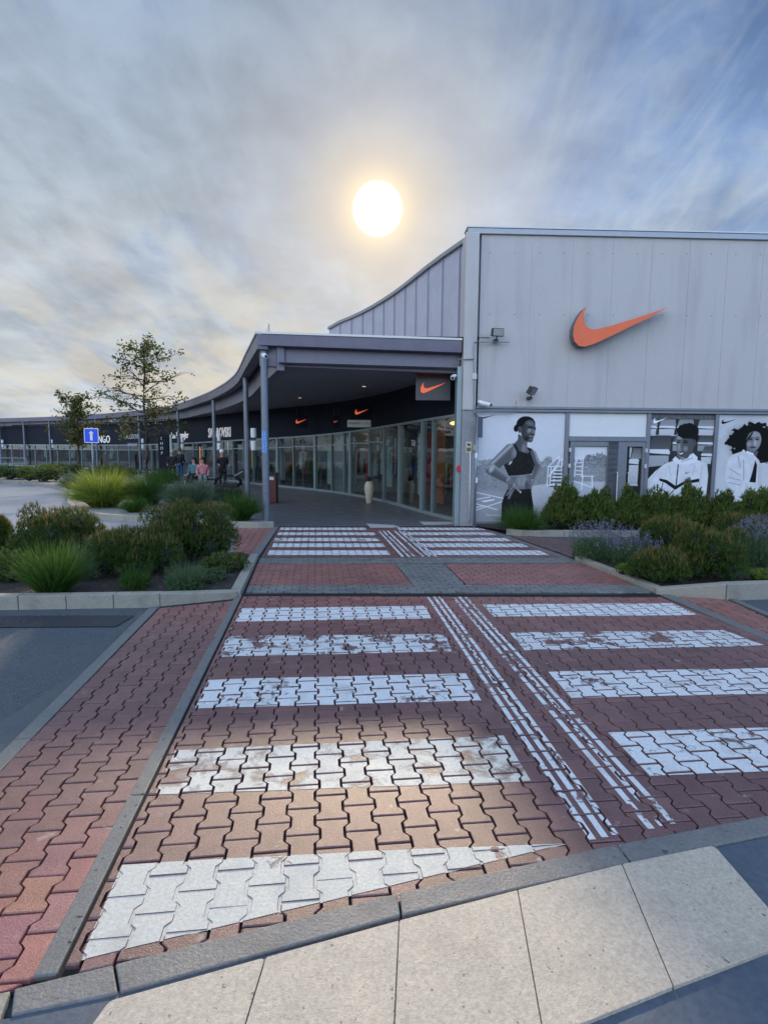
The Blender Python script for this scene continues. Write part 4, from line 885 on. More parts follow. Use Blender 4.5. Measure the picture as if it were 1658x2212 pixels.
# roof deck + soffit between eave and facade
def pair(P, Q, n=40):
    def at(P, t):
        L = [0]
        for a, b in zip(P, P[1:]): L.append(L[-1]+(b-a).length)
        s = t*L[-1]
        for i in range(len(P)-1):
            if s <= L[i+1]: return P[i]+(P[i+1]-P[i])*((s-L[i])/(L[i+1]-L[i]))
        return P[-1]
    return [(at(P, i/n), at(Q, i/n)) for i in range(n+1)]
FX = [CR+Vector((.05, 0, 0))]+FPs
PR = pair(EPs, FX)
rd = MB(); sf = MB(); rb = MB()
for i, ((a, b), (c, d)) in enumerate(zip(PR, PR[1:])):
    zr = 4.42
    n1 = (b-a).normalized(); n2 = (d-c).normalized(); a1, c1 = a+n1*.12, c+n2*.12
    rd.quad(a1+Vector((0, 0, zr)), c1+Vector((0, 0, zr)), d+n2*.6+Vector((0, 0, zr)), b+n1*.6+Vector((0, 0, zr)))
    a2, c2 = a+n1*.5, c+n2*.5
    sf.quad(a2+Vector((0, 0, 3.80)), b+Vector((0, 0, 3.72)), d+Vector((0, 0, 3.72)), c2+Vector((0, 0, 3.80)))
part(rd, 'canopy_roof', M['coping']); part(sf, 'canopy_soffit', M['soffit'])
# shops volume behind the far shop fronts blocks the sun
sv_ = MB(); seq = [p for p in FPs if p.y > 20]
for a, b in zip(seq, seq[1:]):
    t = (b-a).normalized(); nn = Vector((t.y, -t.x, 0)); a2, b2 = a+nn*7+Vector((2, 0, 0)), b+nn*7+Vector((2, 0, 0))
    sv_.quad(a2, b2, b2+Vector((0, 0, 4.4)), a2+Vector((0, 0, 4.4))); sv_.quad(a+nn*.1+Vector((0, 0, 4.4)), b+nn*.1+Vector((0, 0, 4.4)), b2+Vector((0, 0, 4.4)), a2+Vector((0, 0, 4.4)))
part(sv_, 'rear_wall', M['interior'])
# columns along the eave
cols = [(562, 1133, 757), (524, 1076, 800), (458, 1046, 852), (383, 1027, 878), (300, 1019, 892), (208, 1014, 899), (109, 1011, 903), (54, 1010, 906), (2, 1008, 908), (-70, 1008, 908)]
COLP = []
def eave_at(px):
    best = None
    for i in range(len(EPs)-1):
        a, b = EPs[i], EPs[i+1]; pa, pb = CX+a.x/a.y*F, CX+b.x/b.y*F
        if (pa-px)*(pb-px) <= 0:
            t = (px-pa)/(pb-pa+1e-9); return a+(b-a)*t, EN[i]
    return EPs[-1], EN[-1]
for k, (px, yb_, yt) in enumerate(cols):
    if k == 0: p = CL+Vector((.11, .22, 0)); n_ = EN[1]
    else: p, n_ = eave_at(px); p = p-n_*.15
    c = MB(); c.lathe((p.x, p.y, -.01), [(.15, 0), (.15, .02), (.085, .025), (.085, 4.25)], 20); part(c, 'column', M['column'], smooth=False); COLP.append((p, n_))
# ---------------------------------------------------------------- shop fronts
def fac_at(px):
    for i in range(len(FPs)-1):
        a, b = FPs[i], FPs[i+1]; pa, pb = CX+a.x/a.y*F, CX+b.x/b.y*F
        if (pa-px)*(pb-px) <= 0 and abs(pa-pb) > 1e-6:
            return a+(b-a)*((px-pa)/(pb-pa)), (b-a).normalized()
    return None
def HZ(p): return float(np.interp(p.y, [14, 20, 27, 34, 46], [2.72, 2.62, 2.36, 2.22, 2.05]))
hd = MB()
for a, b in zip(FX, FX[1:]):
    t = (b-a).normalized(); nn = Vector((t.y, -t.x, 0))
    lo = [Vector((a.x, a.y, HZ(a))), Vector((b.x, b.y, HZ(b))), Vector((b.x, b.y, HZ(b)))+nn*.25, Vector((a.x, a.y, HZ(a)))+nn*.25]
    hd.add(lo+[Vector((v.x, v.y, 3.9)) for v in lo], [(0, 3, 2, 1), (4, 5, 6, 7), (0, 1, 5, 4), (1, 2, 6, 5), (2, 3, 7, 6), (3, 0, 4, 7)])
part(hd, 'shopfront_header', M['dark'])
MULL = [983, 935, 912, 863, 829, 798, 757, 744, 717, 681, 635, 600, 575, 548, 528, 505, 484, 463, 441, 420, 398, 376, 352, 330, 305, 282, 258, 232, 206, 180, 154, 128, 104, 80, 56, 30, 4, -20, -50]
WIDE = {912, 863, 681, 600, 757}
pts = []
for x in MULL:
    r_ = fac_at(x)
    if r_: pts.append((x, r_[0], r_[1]))
for i, ((x, p, t), (x2, p2, t2)) in enumerate(zip(pts, pts[1:])):
    nn = Vector((t.y, -t.x, 0)); wd = .16 if x in WIDE else .05
    f = MB(); f.box(Vector((p.x, p.y, 0))-t*wd/2-nn*.06, t*wd, nn*.14, (0, 0, HZ(p))); tt = (p2-p); L = tt.length
    f.box(Vector((p.x, p.y, .0))-nn*.05, tt, nn*.1, (0, 0, .09)); f.box(Vector((p.x, p.y, HZ(p)-.07))-nn*.05, tt+Vector((0, 0, HZ(p2)-HZ(p))), nn*.1, (0, 0, .07))
    if x not in (983, 935, 912, 863): f.box(Vector((p.x, p.y, HZ(p)*.78))-nn*.04, tt, nn*.08, (0, 0, .05))
    o = part(f, 'window', M['mull'])
    gq = MB(); gq.quad(Vector((p.x, p.y, .09)), Vector((p2.x, p2.y, .09)), Vector((p2.x, p2.y, HZ(p2)-.07)), Vector((p.x, p.y, HZ(p)-.07))); part(gq, 'pane', M['glass'], o)
# interior floor, back wall, ceiling
it = MB()
for a, b in zip(FPs, FPs[1:]):
    t = (b-a).normalized(); nn = Vector((t.y, -t.x, 0)); a2, b2 = a+nn*2.8, b+nn*2.8
    it.quad(a2, b2, b2+Vector((0, 0, 3)), a2+Vector((0, 0, 3))); it.quad(a+nn*.05+Vector((0, 0, .01)), a2+Vector((0, 0, .01)), b2+Vector((0, 0, .01)), b+nn*.05+Vector((0, 0, .01)))
    it.quad(a+nn*.05+Vector((0, 0, 2.9)), a2+Vector((0, 0, 2.9)), b2+Vector((0, 0, 2.9)), b+nn*.05+Vector((0, 0, 2.9)))
part(it, 'shop_interior', M['interior'])

# ================================================================ objects on the store
def swoosh3(name, to_pt, n, depth, m, label, cat, m_side=None, group=None):
    pts = [to_pt(x, y) for x, y in SWOOSH]; org = sum(pts, Vector())/len(pts)
    root = empty(name, org, label, cat, group)
    a = MB(); a.ext([p-org for p in pts], -n, depth); o = fixn(a.build('sign_body', m_side or m, root))
    b = MB(); b.ext([p-org+n*.004 for p in pts], n, .002); fixn(b.build('sign_face', m, root)); return root
def c3(x, y): return ((1300+.5724*x)/1.3565, (640+.5724*y)/1.3565)
swoosh3('logo_sign', lambda x, y: WP(*c3(x, y), .30), WN, .22, M['orange'], 'large orange swoosh logo mounted high on the grey store wall', 'sign', M['signside'])
for x, y in ((700, 600), (760, 605), (870, 570), (980, 528)):
    r_ = SC.objects['logo_sign']; p = WP(*c3(x, y), 0)-r_.location; sb = MB(); sb.tube([p, p+WN*.1], .015, 6); sb.build('bracket', M['signside'], r_)
# hanging signs under canopy
def board(px0, py0, px1, py1, Y, m, label, logo=None, top=None, name='hanging_sign', d=.08, cat='sign', group=None, hang=None):
    a, b = PY(px0, py0, Y), PY(px1, py1, Y); c = (a+b)/2; root = empty(name, (c.x, c.y, min(a.z, b.z)), label, cat, group); w_, h_ = abs(b.x-a.x), abs(a.z-b.z)
    q_ = MB(); q_.box((-w_/2, 0, 0), (w_, 0, 0), (0, d, 0), (0, 0, h_)); q_.build('board', m, root, bevel=.006)
    if hang:
        for s in (-.35, .35): hg = MB(); hg.tube([(w_*s, d/2, h_), (w_*s, d/2, h_+hang)], .012, 6); hg.build('hanger', M['black'], root)
    if top: q_ = MB(); q_.box((-w_/2-.002, -.003, h_*(1-top[0])), (w_+.004, 0, 0), (0, .003, 0), (0, 0, h_*top[0]+.002)); q_.build('top_band', top[1], root)
    if logo:
        lw_, lx, lz = logo[:3]; P = [Vector((lx*w_+(x-904)/488*lw_, -.006, lz*h_-(y-555)/488*lw_)) for x, y in SWOOSH]
        q_ = MB(); q_.ext(P, Vector((0, 1, 0)), .005); fixn(q_.build('logo', M['orange_lit'], root))
    return root
HS = mat('sign_board', (0.085, 0.08, 0.09), .4, noise=(4, .1)); OB = mat('brown_band', (0.26, .075, .045), .4)
board(898, 804, 972, 865, 14.35, HS, 'square dark hanging sign with orange logo at the right end of the canopy', logo=(.62, 0, .45), top=(.17, OB), hang=.05)
board(758, 873, 804, 906, 19.5, M['dark'], 'dark hanging sign with orange logo above the pale sign deep in the arcade', logo=(.46, 0, .5), hang=.15)
board(637, 896, 664, 924, 24.2, M['dark'], 'small dark hanging sign with orange logo farthest inside the arcade', logo=(.46, 0, .5), hang=.3)
board(719, 897, 733, 924, 21.0, M['dark'], 'narrow dark hanging sign with a slim orange mark in mid arcade', logo=(.16, 0, .5), hang=.25)
tb = board(750, 907, 801, 923, 18.4, M['offwhite'], 'pale horizontal hanging sign with dark lettering in the arcade')
def text(s, size, m, parent, loc, rot, name='lettering', ext=.004, sx=1.0, align='CENTER'):
    cu = bpy.data.curves.new('t', 'FONT'); cu.body = s; cu.size = size; cu.extrude = ext; cu.align_x = align; cu.align_y = 'CENTER'; cu.resolution_u = 2
    t = bpy.data.objects.new('t', cu); SC.collection.objects.link(t); dg = bpy.context.evaluated_depsgraph_get(); me = bpy.data.meshes.new_from_object(t.evaluated_get(dg))
    bpy.data.objects.remove(t); bpy.data.curves.remove(cu); me.materials.clear(); me.materials.append(m); me.name = name
    me.transform(Matrix.Diagonal((sx, 1, 1, 1))); o = bpy.data.objects.new(name, me); SC.collection.objects.link(o); o.location = loc; o.rotation_euler = rot
    if parent is not None: o.parent = parent
    return o
text('FASHION', .085, M['black'], tb, (-.14, -.01, .12), (math.pi/2, 0, 0), sx=1.1); text('ARENA', .075, M['galv'], tb, (.24, -.01, .12), (math.pi/2, 0, 0))
# floodlights
def flood(px, py, label, yaw=0.0, tilt=.5, arm=0.0, m=None):
    p = WP(px, py, .0); root = empty('floodlight', p, label, 'floodlight', 'floodlights on the store wall'); root.rotation_euler = (0, 0, ang)
    b = MB(); b.box((-.05, -.16, -.14), (.1, 0, 0), (0, .16, 0), (0, 0, .05)); b.tube([(0, -.14, -.12), (0, -.24, -.04)], .015, 6); b.build('bracket', M['black'], root)
    h = MB(); h.box((-.14, -.05, -.09), (.28, 0, 0), (0, .1, 0), (0, 0, .18)); o = h.build('housing', M['black'], root, bevel=.012); o.location = (0, -.27, .04); o.rotation_euler = (tilt, 0, yaw)
    g_ = MB(); g_.box((-.12, -.056, -.075), (.24, 0, 0), (0, .005, 0), (0, 0, .15)); l = g_.build('lamp_glass', m or M['galv'], o)
    return root
flood(1068, 727, 'black floodlight with pale glass high on the wall left of the big logo', .15, .1, m=mat('lamp_glass', (.3, .3, .28), .3))
flood(1141, 850, 'black floodlight tilted to the right just above the first window', .8, .55)
# conduits
def conduit(pix, off, r, label, m='galv', name='conduit'):
    o = MB(); o.tube([WP(x, y, off) for x, y in pix], r, 8); b = o.build(name, M[m], None, smooth=True); return tag(b, label, 'cable conduit')
conduit([(1100, 740), (1098, 739), (1024, 739), (1023, 745), (1023, 800), (1023, 890), (1027, 900)], .15, .012, 'thin cable pipe along the upper corner post below the floodlight')
conduit([(1114, 866), (1113, 886), (1108, 892), (1030, 890), (1027, 893), (1028, 905), (1028, 980)], .13, .012, 'cable pipe above the first poster bending down the corner post')
conduit([(1015, 975), (1013, 1130)], .12, .011, 'slim white pipe down the grey corner post', 'white')
conduit([(990, 776), (1023, 776)], .16, .012, 'short horizontal pipe on the corner post beside the canopy end')
bx = MB(); p = WP(1024, 820, .13); bx.cbox(p, .1, .09, .14, ang); tag(bx.build('junction_box', M['offwhite'], bevel=.01), 'small beige junction box on the upper corner post', 'junction box')
bx = MB(); p = WP(1027, 966, .14); bx.cbox(p+Vector((0, 0, -.08)), .11, .08, .12, ang); tag(bx.build('junction_box', M['cream'], bevel=.01), 'small yellowish junction box beside the camera warning plate', 'junction box')
# cctv cameras
def cctv(p, label, yaw):
    root = empty('security_camera', p, label, 'camera'); root.rotation_euler = (0, 0, yaw)
    b = MB(); b.lathe((0, 0, 0), [(.05, -.03), (.06, 0), (.05, .03)], 12); b.build('mount', M['white'], root)
    c = MB(); c.tube([(0, -.05, -.02), (.10, -.16, -.06), (.20, -.26, -.09)], [.045, .05, .045], 12); c.build('camera_body', M['white'], root)
    l = MB(); l.tube([(.20, -.26, -.09), (.207, -.267, -.093)], .032, 12); l.build('lens', M['black'], root); return root
cctv(WP(1036, 868, .12), 'white bullet security camera at the left end of the wall band', ang)
cctv(PY(981, 812, 13.6), 'small white security camera hanging beside the square canopy sign', -.9)
cctv(PY(570, 766, 13.4), 'small security camera behind the top of the nearest canopy column', -.3)
# warning plate + fire alarm button
pl_ = WP(1011.5, 966, .105); root = empty('warning_plate', pl_, 'small pale yellow camera warning plate on the corner post', 'sign'); root.rotation_euler = (0, 0, ang)
mb = MB(); mb.box((-.07, -.008, -.13), (.14, 0, 0), (0, .008, 0), (0, 0, .26)); mb.build('plate', M['cream'], root)
mb = MB(); mb.add([(-.045, -.011, .05), (.03, -.011, .03), (.05, -.011, .065), (-.02, -.011, .09)], [(0, 1, 2, 3)]); mb.build('camera_symbol', M['black'], root)
mb = MB(); mb.box((-.05, -.011, -.1), (.1, 0, 0), (0, .002, 0), (0, 0, .09)); mb.build('green_field', M['g_olive'], root)
p = PP(990, 1012, W0+WN*.03, WN); root = empty('alarm_box', p, 'small red oval alarm box beside the corner glass', 'alarm box')
mb = MB(); mb.tube([(0, .02, 0), (0, -.05, 0)], [.055, .05], 14); o = mb.build('alarm_cover', M['red'], root); o.scale = (1, 1, 1.5)
# street sign post at the corner, seen from behind
B = G(1023, 1140); root = empty('sign_post', B, 'grey pole with a traffic sign seen edge on beside the corner post', 'sign post')
tp_ = PY(1031, 900, B.y); mb = MB(); mb.tube([(0, 0, 0), (tp_.x-B.x, 0, tp_.z)], .03, 10); mb.build('pole', M['galv'], root, smooth=True)
mb = MB(); q0 = PY(1037, 945, B.y); q1 = PY(1037, 900, B.y); mb.box(Vector((tp_.x-B.x-.01, -.05, q0.z)), (.13, .17, 0), (.02, -.015, 0), (0, 0, q1.z-q0.z)); mb.build('sign_plate', M['signside'], root, bevel=.004)
for yy in (985, 1038):
    q0 = PY(1028, yy, B.y); mb = MB(); mb.lathe((q0.x-B.x-.0, 0, q0.z-.05), [(.034, 0), (.034, .12)], 12); mb.build('sticker', M['white'], root)
# blue direction sign on the island
Bp = G(204, 1077); Bp.z = 0.09; root = empty('traffic_sign', Bp, 'blue square traffic sign with a white upward arrow on a grey pole', 'sign')
D_ = Bp.y; mb = MB(); mb.tube([(0, .03, 0), (0, .03, 2.42)], .03, 10); mb.build('pole', M['galv'], root, smooth=True)
pw = 31*MPX(D_); zc = PY(203, 941, D_).z-.09
def rrect(w_, h_, r, y, n=4):
    out = []
    for cx, cz, a0 in ((w_/2-r, h_/2-r, 0), (-w_/2+r, h_/2-r, 90), (-w_/2+r, -h_/2+r, 180), (w_/2-r, -h_/2+r, 270)):
        for k in range(n+1): q_ = math.radians(a0+90*k/n); out.append(Vector((cx+r*math.cos(q_), y, cz+r*math.sin(q_))))
    return out
pl = MB(); pl.ext([p+Vector((0, 0, zc)) for p in rrect(pw, pw, .03, 0)], Vector((0, 1, 0)), -.0+.015); fixn(pl.build('sign_plate', M['white'], root))
pl = MB(); pl.ext([p+Vector((0, 0, zc)) for p in rrect(pw-.05, pw-.05, .02, -.003)], Vector((0, 1, 0)), .002); fixn(pl.build('blue_field', M['blue'], root))
ar = [(0, .17), (.09, .08), (.045, .08), (.045, -.17), (-.045, -.17), (-.045, .08), (-.09, .08)]
pl = MB(); pl.ext([Vector((x, -.006, zc+z)) for x, z in ar], Vector((0, 1, 0)), .002); fixn(pl.build('arrow', M['white'], root))
# stickers on first column, lamps on columns
p, n_ = COLP[0]; root = empty('column_sticker', (p.x, p.y, PY(566, 978, p.y).z), 'blue and white vertical sticker around the nearest canopy column', 'sticker')
mb = MB(); n = 10; h_ = PY(566, 930, p.y).z-root.location.z
for k in range(n):
    a0, a1 = math.radians(200+110*k/n), math.radians(200+110*(k+1)/n); r0 = .0875
    mb.quad((r0*math.cos(a0), r0*math.sin(a0), 0), (r0*math.cos(a1), r0*math.sin(a1), 0), (r0*math.cos(a1), r0*math.sin(a1), h_), (r0*math.cos(a0), r0*math.sin(a0), h_))
mb.build('sticker_sheet', M['poster_blue'], root)
mb = MB()
for i in range(9):
    z = h_*(i+.3)/9.5; a0 = math.radians(215+((i*37) % 40)); a1 = a0+math.radians(45); r0 = .0895
    mb.quad((r0*math.cos(a0), r0*math.sin(a0), z), (r0*math.cos(a1), r0*math.sin(a1), z), (r0*math.cos(a1), r0*math.sin(a1), z+.035), (r0*math.cos(a0), r0*math.sin(a0), z+.035))
mb.build('sticker_print', M['white'], root)
lampinfo = [(1, 'pair of white cylinder lamps on the second canopy column from the right'), (2, 'pair of white cylinder lamps on the third canopy column from the right'), (3, 'pair of white cylinder lamps on the column under the pale shop lettering'),
            (4, 'pair of white cylinder lamps on the column behind the big tree'), (6, 'pair of white cylinder lamps on the far left column near the red garments'), (8, 'pair of white cylinder lamps on the column at the left edge of the picture')]
proto = None
for k, lab in lampinfo:
    p, n_ = COLP[k]; z = H+(972-.008*(829-cols[k][0])-(949 if k == 1 else 955 if k == 2 else 958))*p.y/F; z = 2.12
    if proto is None:
        root = empty('column_lamp', (p.x, p.y, z), lab, 'lamp', 'cylinder lamps on the canopy columns')
        for s in (1, -1):
            mb = MB(); mb.lathe((.24, -.02, .05 if s > 0 else -.37), [(.085, 0), (.10, .02), (.10, .30), (.085, .32)], 16); mb.build('lamp_shade', M['white'], root)
        mb = MB(); mb.box((.05, -.06, -.02), (.27, 0, 0), (0, .08, 0), (0, 0, .04)); mb.build('bracket', M['black'], root); proto = root
    else:
        root = copy_tree(proto); root.location = (p.x, p.y, z); root['label'] = lab
# shop lettering on header
def shopsign(px, py, s, size, lab, m, sx=1.0, italic=0, two=None):
    p, t = fac_at(px); nn = Vector((-t.y, t.x, 0)); z = H+(972-.008*(829-px)-py)*p.y/F; yaw = math.atan2(-t.y, -t.x)
    root = empty('shop_sign', (p.x+nn.x*.04, p.y+nn.y*.04, z), lab, 'sign', 'lettered shop signs over the shop fronts'); root.rotation_euler = (0, 0, yaw)
    text(s, size, m, root, (0, 0, 0), (math.pi/2, 0, 0), sx=sx, ext=.02)
    if two: text(two, size*.9, m, root, (0, 0, -size*1.15), (math.pi/2, 0, 0), sx=sx, ext=.02)
    return root
shopsign(477, 936, 'SWAROVSKI', .78, 'tall white shop lettering cut off by the third canopy column', M['lettering'], .80)
shopsign(392, 941, 'Lee Wrangler', .62, 'white two word shop lettering left of the third column', M['lettering'], .90)
shopsign(222, 950, 'MANGO', .85, 'white shop lettering half hidden behind the blue traffic sign', M['lettering'], .95)
shopsign(290, 944, 'CALZEDONIA', .52, 'two rows of thin grey shop lettering behind the big tree crown', M['dimletter'], .8, two='intimissimi')
shopsign(60, 950, "LEVI'S", .62, 'dim dark shop lettering over the far left shop front', M['g_brown'], 1.0) if False else None
# spots on the soffit
for px, py, Y, lab in ((786, 866, 17.5, 'small round ceiling spotlight over the pale arcade sign'), (648, 899, 21.5, 'tiny ceiling spotlight deep in the arcade near the column')):
    p = PY(px, py, Y); p.z = 3.70; mb = MB(); mb.lathe((0, 0, 0), [(.07, 0), (.09, .04)], 12); r_ = empty('ceiling_spot', p, lab, 'lamp'); mb.build('spot_ring', M['offwhite'], r_)
    mb = MB(); mb.lathe((0, 0, -.006), [(.055, 0), (.055, .004)], 12); mb.build('spot_glass', M['spot'], r_)
# antenna on the canopy corner
p = CL+Vector((.22, .3, 4.5)); r_ = empty('roof_antenna', p, 'small bent rod on the front corner of the canopy roof', 'antenna'); mb = MB(); mb.tube([(0, 0, 0), (0, 0, .22)], .012, 6); mb.tube([(0, 0, .2), (-.08, 0, 0)], .005, 5); mb.build('rod', M['galv'], r_)
for px, py, lab in ((122, 901, 'tiny dark vent pipe on the far left roof'), (338, 884, 'small roof vent behind the big tree top')):
    p, n_ = eave_at(px); p = p-n_*1.5; r_ = empty('roof_vent', (p.x, p.y, 4.42), lab, 'vent'); mb = MB(); mb.lathe((0, 0, 0), [(.16, 0), (.16, .55), (.2, .56), (.2, .68)], 12); mb.build('vent_pipe', M['galv'], r_)
# vase, bin
p = G(797, 1088); r_ = empty('tall_vase', p, 'tall cream floor vase in front of the arcade glass', 'vase')
mb = MB(); mb.lathe((0, 0, 0), [(.08, 0), (.10, .04), (.13, .26), (.165, .48), (.16, .62), (.12, .72), (.09, .76), (.08, .74)], 20); mb.build('vase_body', M['cream'], r_, smooth=True)
mb = MB()
for k in range(60):
    a0 = random.uniform(0, 6.28); r0 = random.uniform(.02, .25); mb.tube([(0, 0, .7), (r0*.4*math.cos(a0), r0*.4*math.sin(a0), .82), (r0*.7*math.cos(a0), r0*.7*math.sin(a0), .8+random.uniform(0, .15))], .005, 4)
mb.build('dry_stems', M['wood'], r_)
p = G(586, 1086); r_ = empty('litter_bin', p, 'dark red litter bin behind the nearest canopy column', 'bin')
mb = MB(); mb.cbox((0, 0, 0), .42, .4, .95); mb.build('bin_body', M['darkred'], r_, bevel=.03); mb = MB(); mb.cbox((0, 0, .96), .46, .44, .05); mb.build('lid', M['black'], r_, bevel=.02); mb = MB(); mb.cbox((0, -.205, .78), .26, .01, .1); mb.build('slot', M['offwhite'], r_)
# banners and garments behind the glass
def inside(px, depth, z0, z1, w_, m, lab, name='window_banner', cat='banner', group=None, th=.03):
    p, t = fac_at(px); nn = Vector((t.y, -t.x, 0)); c = p+nn*depth
    r_ = empty(name, (c.x, c.y, z0), lab, cat, group, rz=math.atan2(t.y, t.x)); mb = MB(); mb.cbox((0, 0, 0), w_, th, z1-z0); mb.build('cloth', M[m], r_)
    mb = MB(); mb.tube([(-w_/2, 0, z1-z0), (w_/2, 0, z1-z0)], .012, 6); mb.build('rail', M['galv'], r_)
for px, d, z0, z1, w_, m, lab in ((893, .25, .45, 2.3, .55, 'g_white', 'pale grey window banner in the second bay from the corner'), (905, .3, .45, 2.3, .25, 'g_red', 'narrow red window banner next to the pale grey one'),
        (925, .35, .3, 2.6, .5, 'g_orange', 'broad orange window banner near the corner bay'), (845, .4, .4, 2.4, .9, 'g_olive', 'olive green banner behind the glass beside the vase'), (815, .4, .5, 2.3, .7, 'g_pale', 'pale green banner behind the glass left of the vase reflection'),
        (735, .5, .4, 1.9, .9, 'g_grey', 'grey display panel in the middle of the arcade glass'), (700, .4, .3, 1.9, .8, 'g_pale', 'pale display panel left of the middle bays'), (770, .5, .3, 2.0, .5, 'g_red', 'dull red banner behind the vase bay'),
        (585, .5, .3, 2.3, 1.0, 'g_grey', 'grey display wall by the nearest column')):
    inside(px, d, z0, z1, w_, m, lab)
def garment(px, depth, zt, m, lab, w_=.5, h_=.9, skin=None):
    p, t = fac_at(px); nn = Vector((t.y, -t.x, 0)); c = p+nn*depth
    r_ = empty('mannequin', (c.x, c.y, 0.02), lab, 'mannequin', 'dressed mannequins in the shop windows', rz=math.atan2(t.y, t.x)+math.pi)
    mb = MB(); mb.lathe((0, 0, 0), [(.18, 0), (.18, .03), (.02, .04), (.02, zt-h_)], 10); mb.build('stand', M['galv'], r_)
    mb = MB(); mb.lathe((0, 0, zt-h_), [(.20, 0), (.19, .2), (.15, .45), (.20, .68), (.21, .78), (.06, .86)], 12); mb.tube([(-.2, 0, zt-.16), (-.26, -.03, zt-.45), (-.24, -.06, zt-.65)], .05, 8); mb.tube([(.2, 0, zt-.16), (.26, -.03, zt-.45), (.24, -.06, zt-.65)], .05, 8); mb.build('garment', M[m], r_, smooth=True)
    mb = MB(); mb.lathe((0, 0, zt-.06), [(.045, 0), (.045, .06), (.08, .11), (.09, .17), (.07, .25), (.02, .28)], 12); mb.build('head', M[skin or 'g_white'], r_, smooth=True)
gl_ = [(15, 'g_red', 'mannequin in red at the left picture edge'), (32, 'g_red', 'mannequin in a red coat between the two leftmost columns'), (45, 'g_grey', 'mannequin in grey left of the second column'), (62, 'g_red', 'mannequin in red just right of the far left column'),
       (82, 'g_white', 'mannequin in white between the red ones'), (103, 'g_red', 'brightest red mannequin beside the far left lamp column'), (140, 'g_pale', 'pale mannequin under the small tree'), (165, 'g_grey', 'grey mannequin behind the small tree trunk'),
       (222, 'g_white', 'mannequin in white just right of the traffic sign'), (238, 'g_black', 'mannequin in black right of the traffic sign'), (285, 'g_brown', 'mannequin in brown behind the big tree'), (345, 'g_olive', 'olive mannequin left of the lettered shop'),
       (410, 'g_teal', 'teal mannequin by the shop door'), (500, 'g_blue', 'mannequin in blue beside the second column'), (620, 'g_white', 'white mannequin in the arcade glass behind the bin'), (650, 'g_grey', 'grey mannequin deep in the arcade'), (668, 'g_blue', 'blue mannequin in the arcade middle bay'),
       (725, 'g_red', 'red mannequin in the arcade window'), (785, 'g_white', 'white mannequin behind the vase'), (955, 'g_black', 'black mannequin in the corner bay')]
for px, m, lab in gl_: garment(px, .9, 1.75, m, lab)
RK = ['g_red', 'g_black', 'g_white', 'g_blue', 'g_grey', 'g_teal', 'g_orange', 'g_brown', 'g_pale', 'g_olive', 'g_pink']
RAILS = ((948, 'g_red', 'rack of mixed clothes in the corner bay'), (878, 0, 'rack of clothes behind the pale grey banner'), (845, 0, 'rack of clothes beside the olive banner'), (790, 0, 'rack of clothes behind the vase'), (752, 0, 'rack of clothes in the middle arcade bay'), (715, 0, 'rack of clothes left of the middle arcade bay'),
    (690, 0, 'rack of clothes deep in the arcade'), (655, 0, 'rack of clothes in the far arcade glass'), (615, 0, 'rack of clothes near the litter bin glass'), (565, 0, 'rack of clothes behind the nearest column'), (515, 0, 'rack of clothes behind the second column'), (450, 0, 'rack of clothes behind the third column'),
    (400, 0, 'rack of clothes under the two word shop lettering'), (360, 0, 'rack of clothes beside the totem'), (318, 0, 'rack of clothes behind the big tree trunk'), (270, 0, 'rack of clothes right of the traffic sign'), (225, 0, 'rack of clothes behind the traffic sign'), (190, 0, 'rack of clothes right of the small tree'),
    (150, 0, 'rack of clothes left of the small tree'), (118, 0, 'rack of clothes near the far lamp column'), (70, 0, 'rack of clothes in the red shop'), (22, 0, 'rack of clothes at the left picture edge'))
for px, _, lab in RAILS:
    p, t = fac_at(px); nn = Vector((t.y, -t.x, 0)); c = p+nn*1.5; L_ = 1.5
    r_ = empty('clothes_rack', (c.x, c.y, .02), lab, 'clothes rack', 'clothes racks inside the shops', rz=math.atan2(t.y, t.x))
    mb = MB(); mb.tube([(-L_/2, 0, 0), (-L_/2, 0, 1.6), (L_/2, 0, 1.6), (L_/2, 0, 0)], .02, 6); mb.build('rail', M['galv'], r_)
    for i in range(9):
        mb = MB(); x = -L_/2+.12+i*.155; mb.cbox((x, 0, .55+random.uniform(0, .35)), .09, .42, .66, random.uniform(-.5, .5)); mb.build('garment', M[random.choice(RK)], r_, bevel=.03)
lm_ = MB()
for i in range(0, len(FPs)-2, 1):
    a, b = FPs[i], FPs[i+1]; t = (b-a).normalized(); nn = Vector((t.y, -t.x, 0)); L_ = (b-a).length; k = max(1, int(L_/2.2))
    for j in range(k):
        c = a+(b-a)*((j+.5)/k)+nn*1.1; w_ = .12; lm_.add([c+t*w_-nn*w_+Vector((0, 0, 2.86)), c+t*w_+nn*w_+Vector((0, 0, 2.86)), c-t*w_+nn*w_+Vector((0, 0, 2.86)), c-t*w_-nn*w_+Vector((0, 0, 2.86))], [(0, 1, 2, 3)])
part(lm_, 'added_shop_glow', mat('added_glow', (.9, .85, .75), .5, emit=(1.0, .84, .62, 7.0)))  # glowing ceiling quads added to brighten the shop interiors
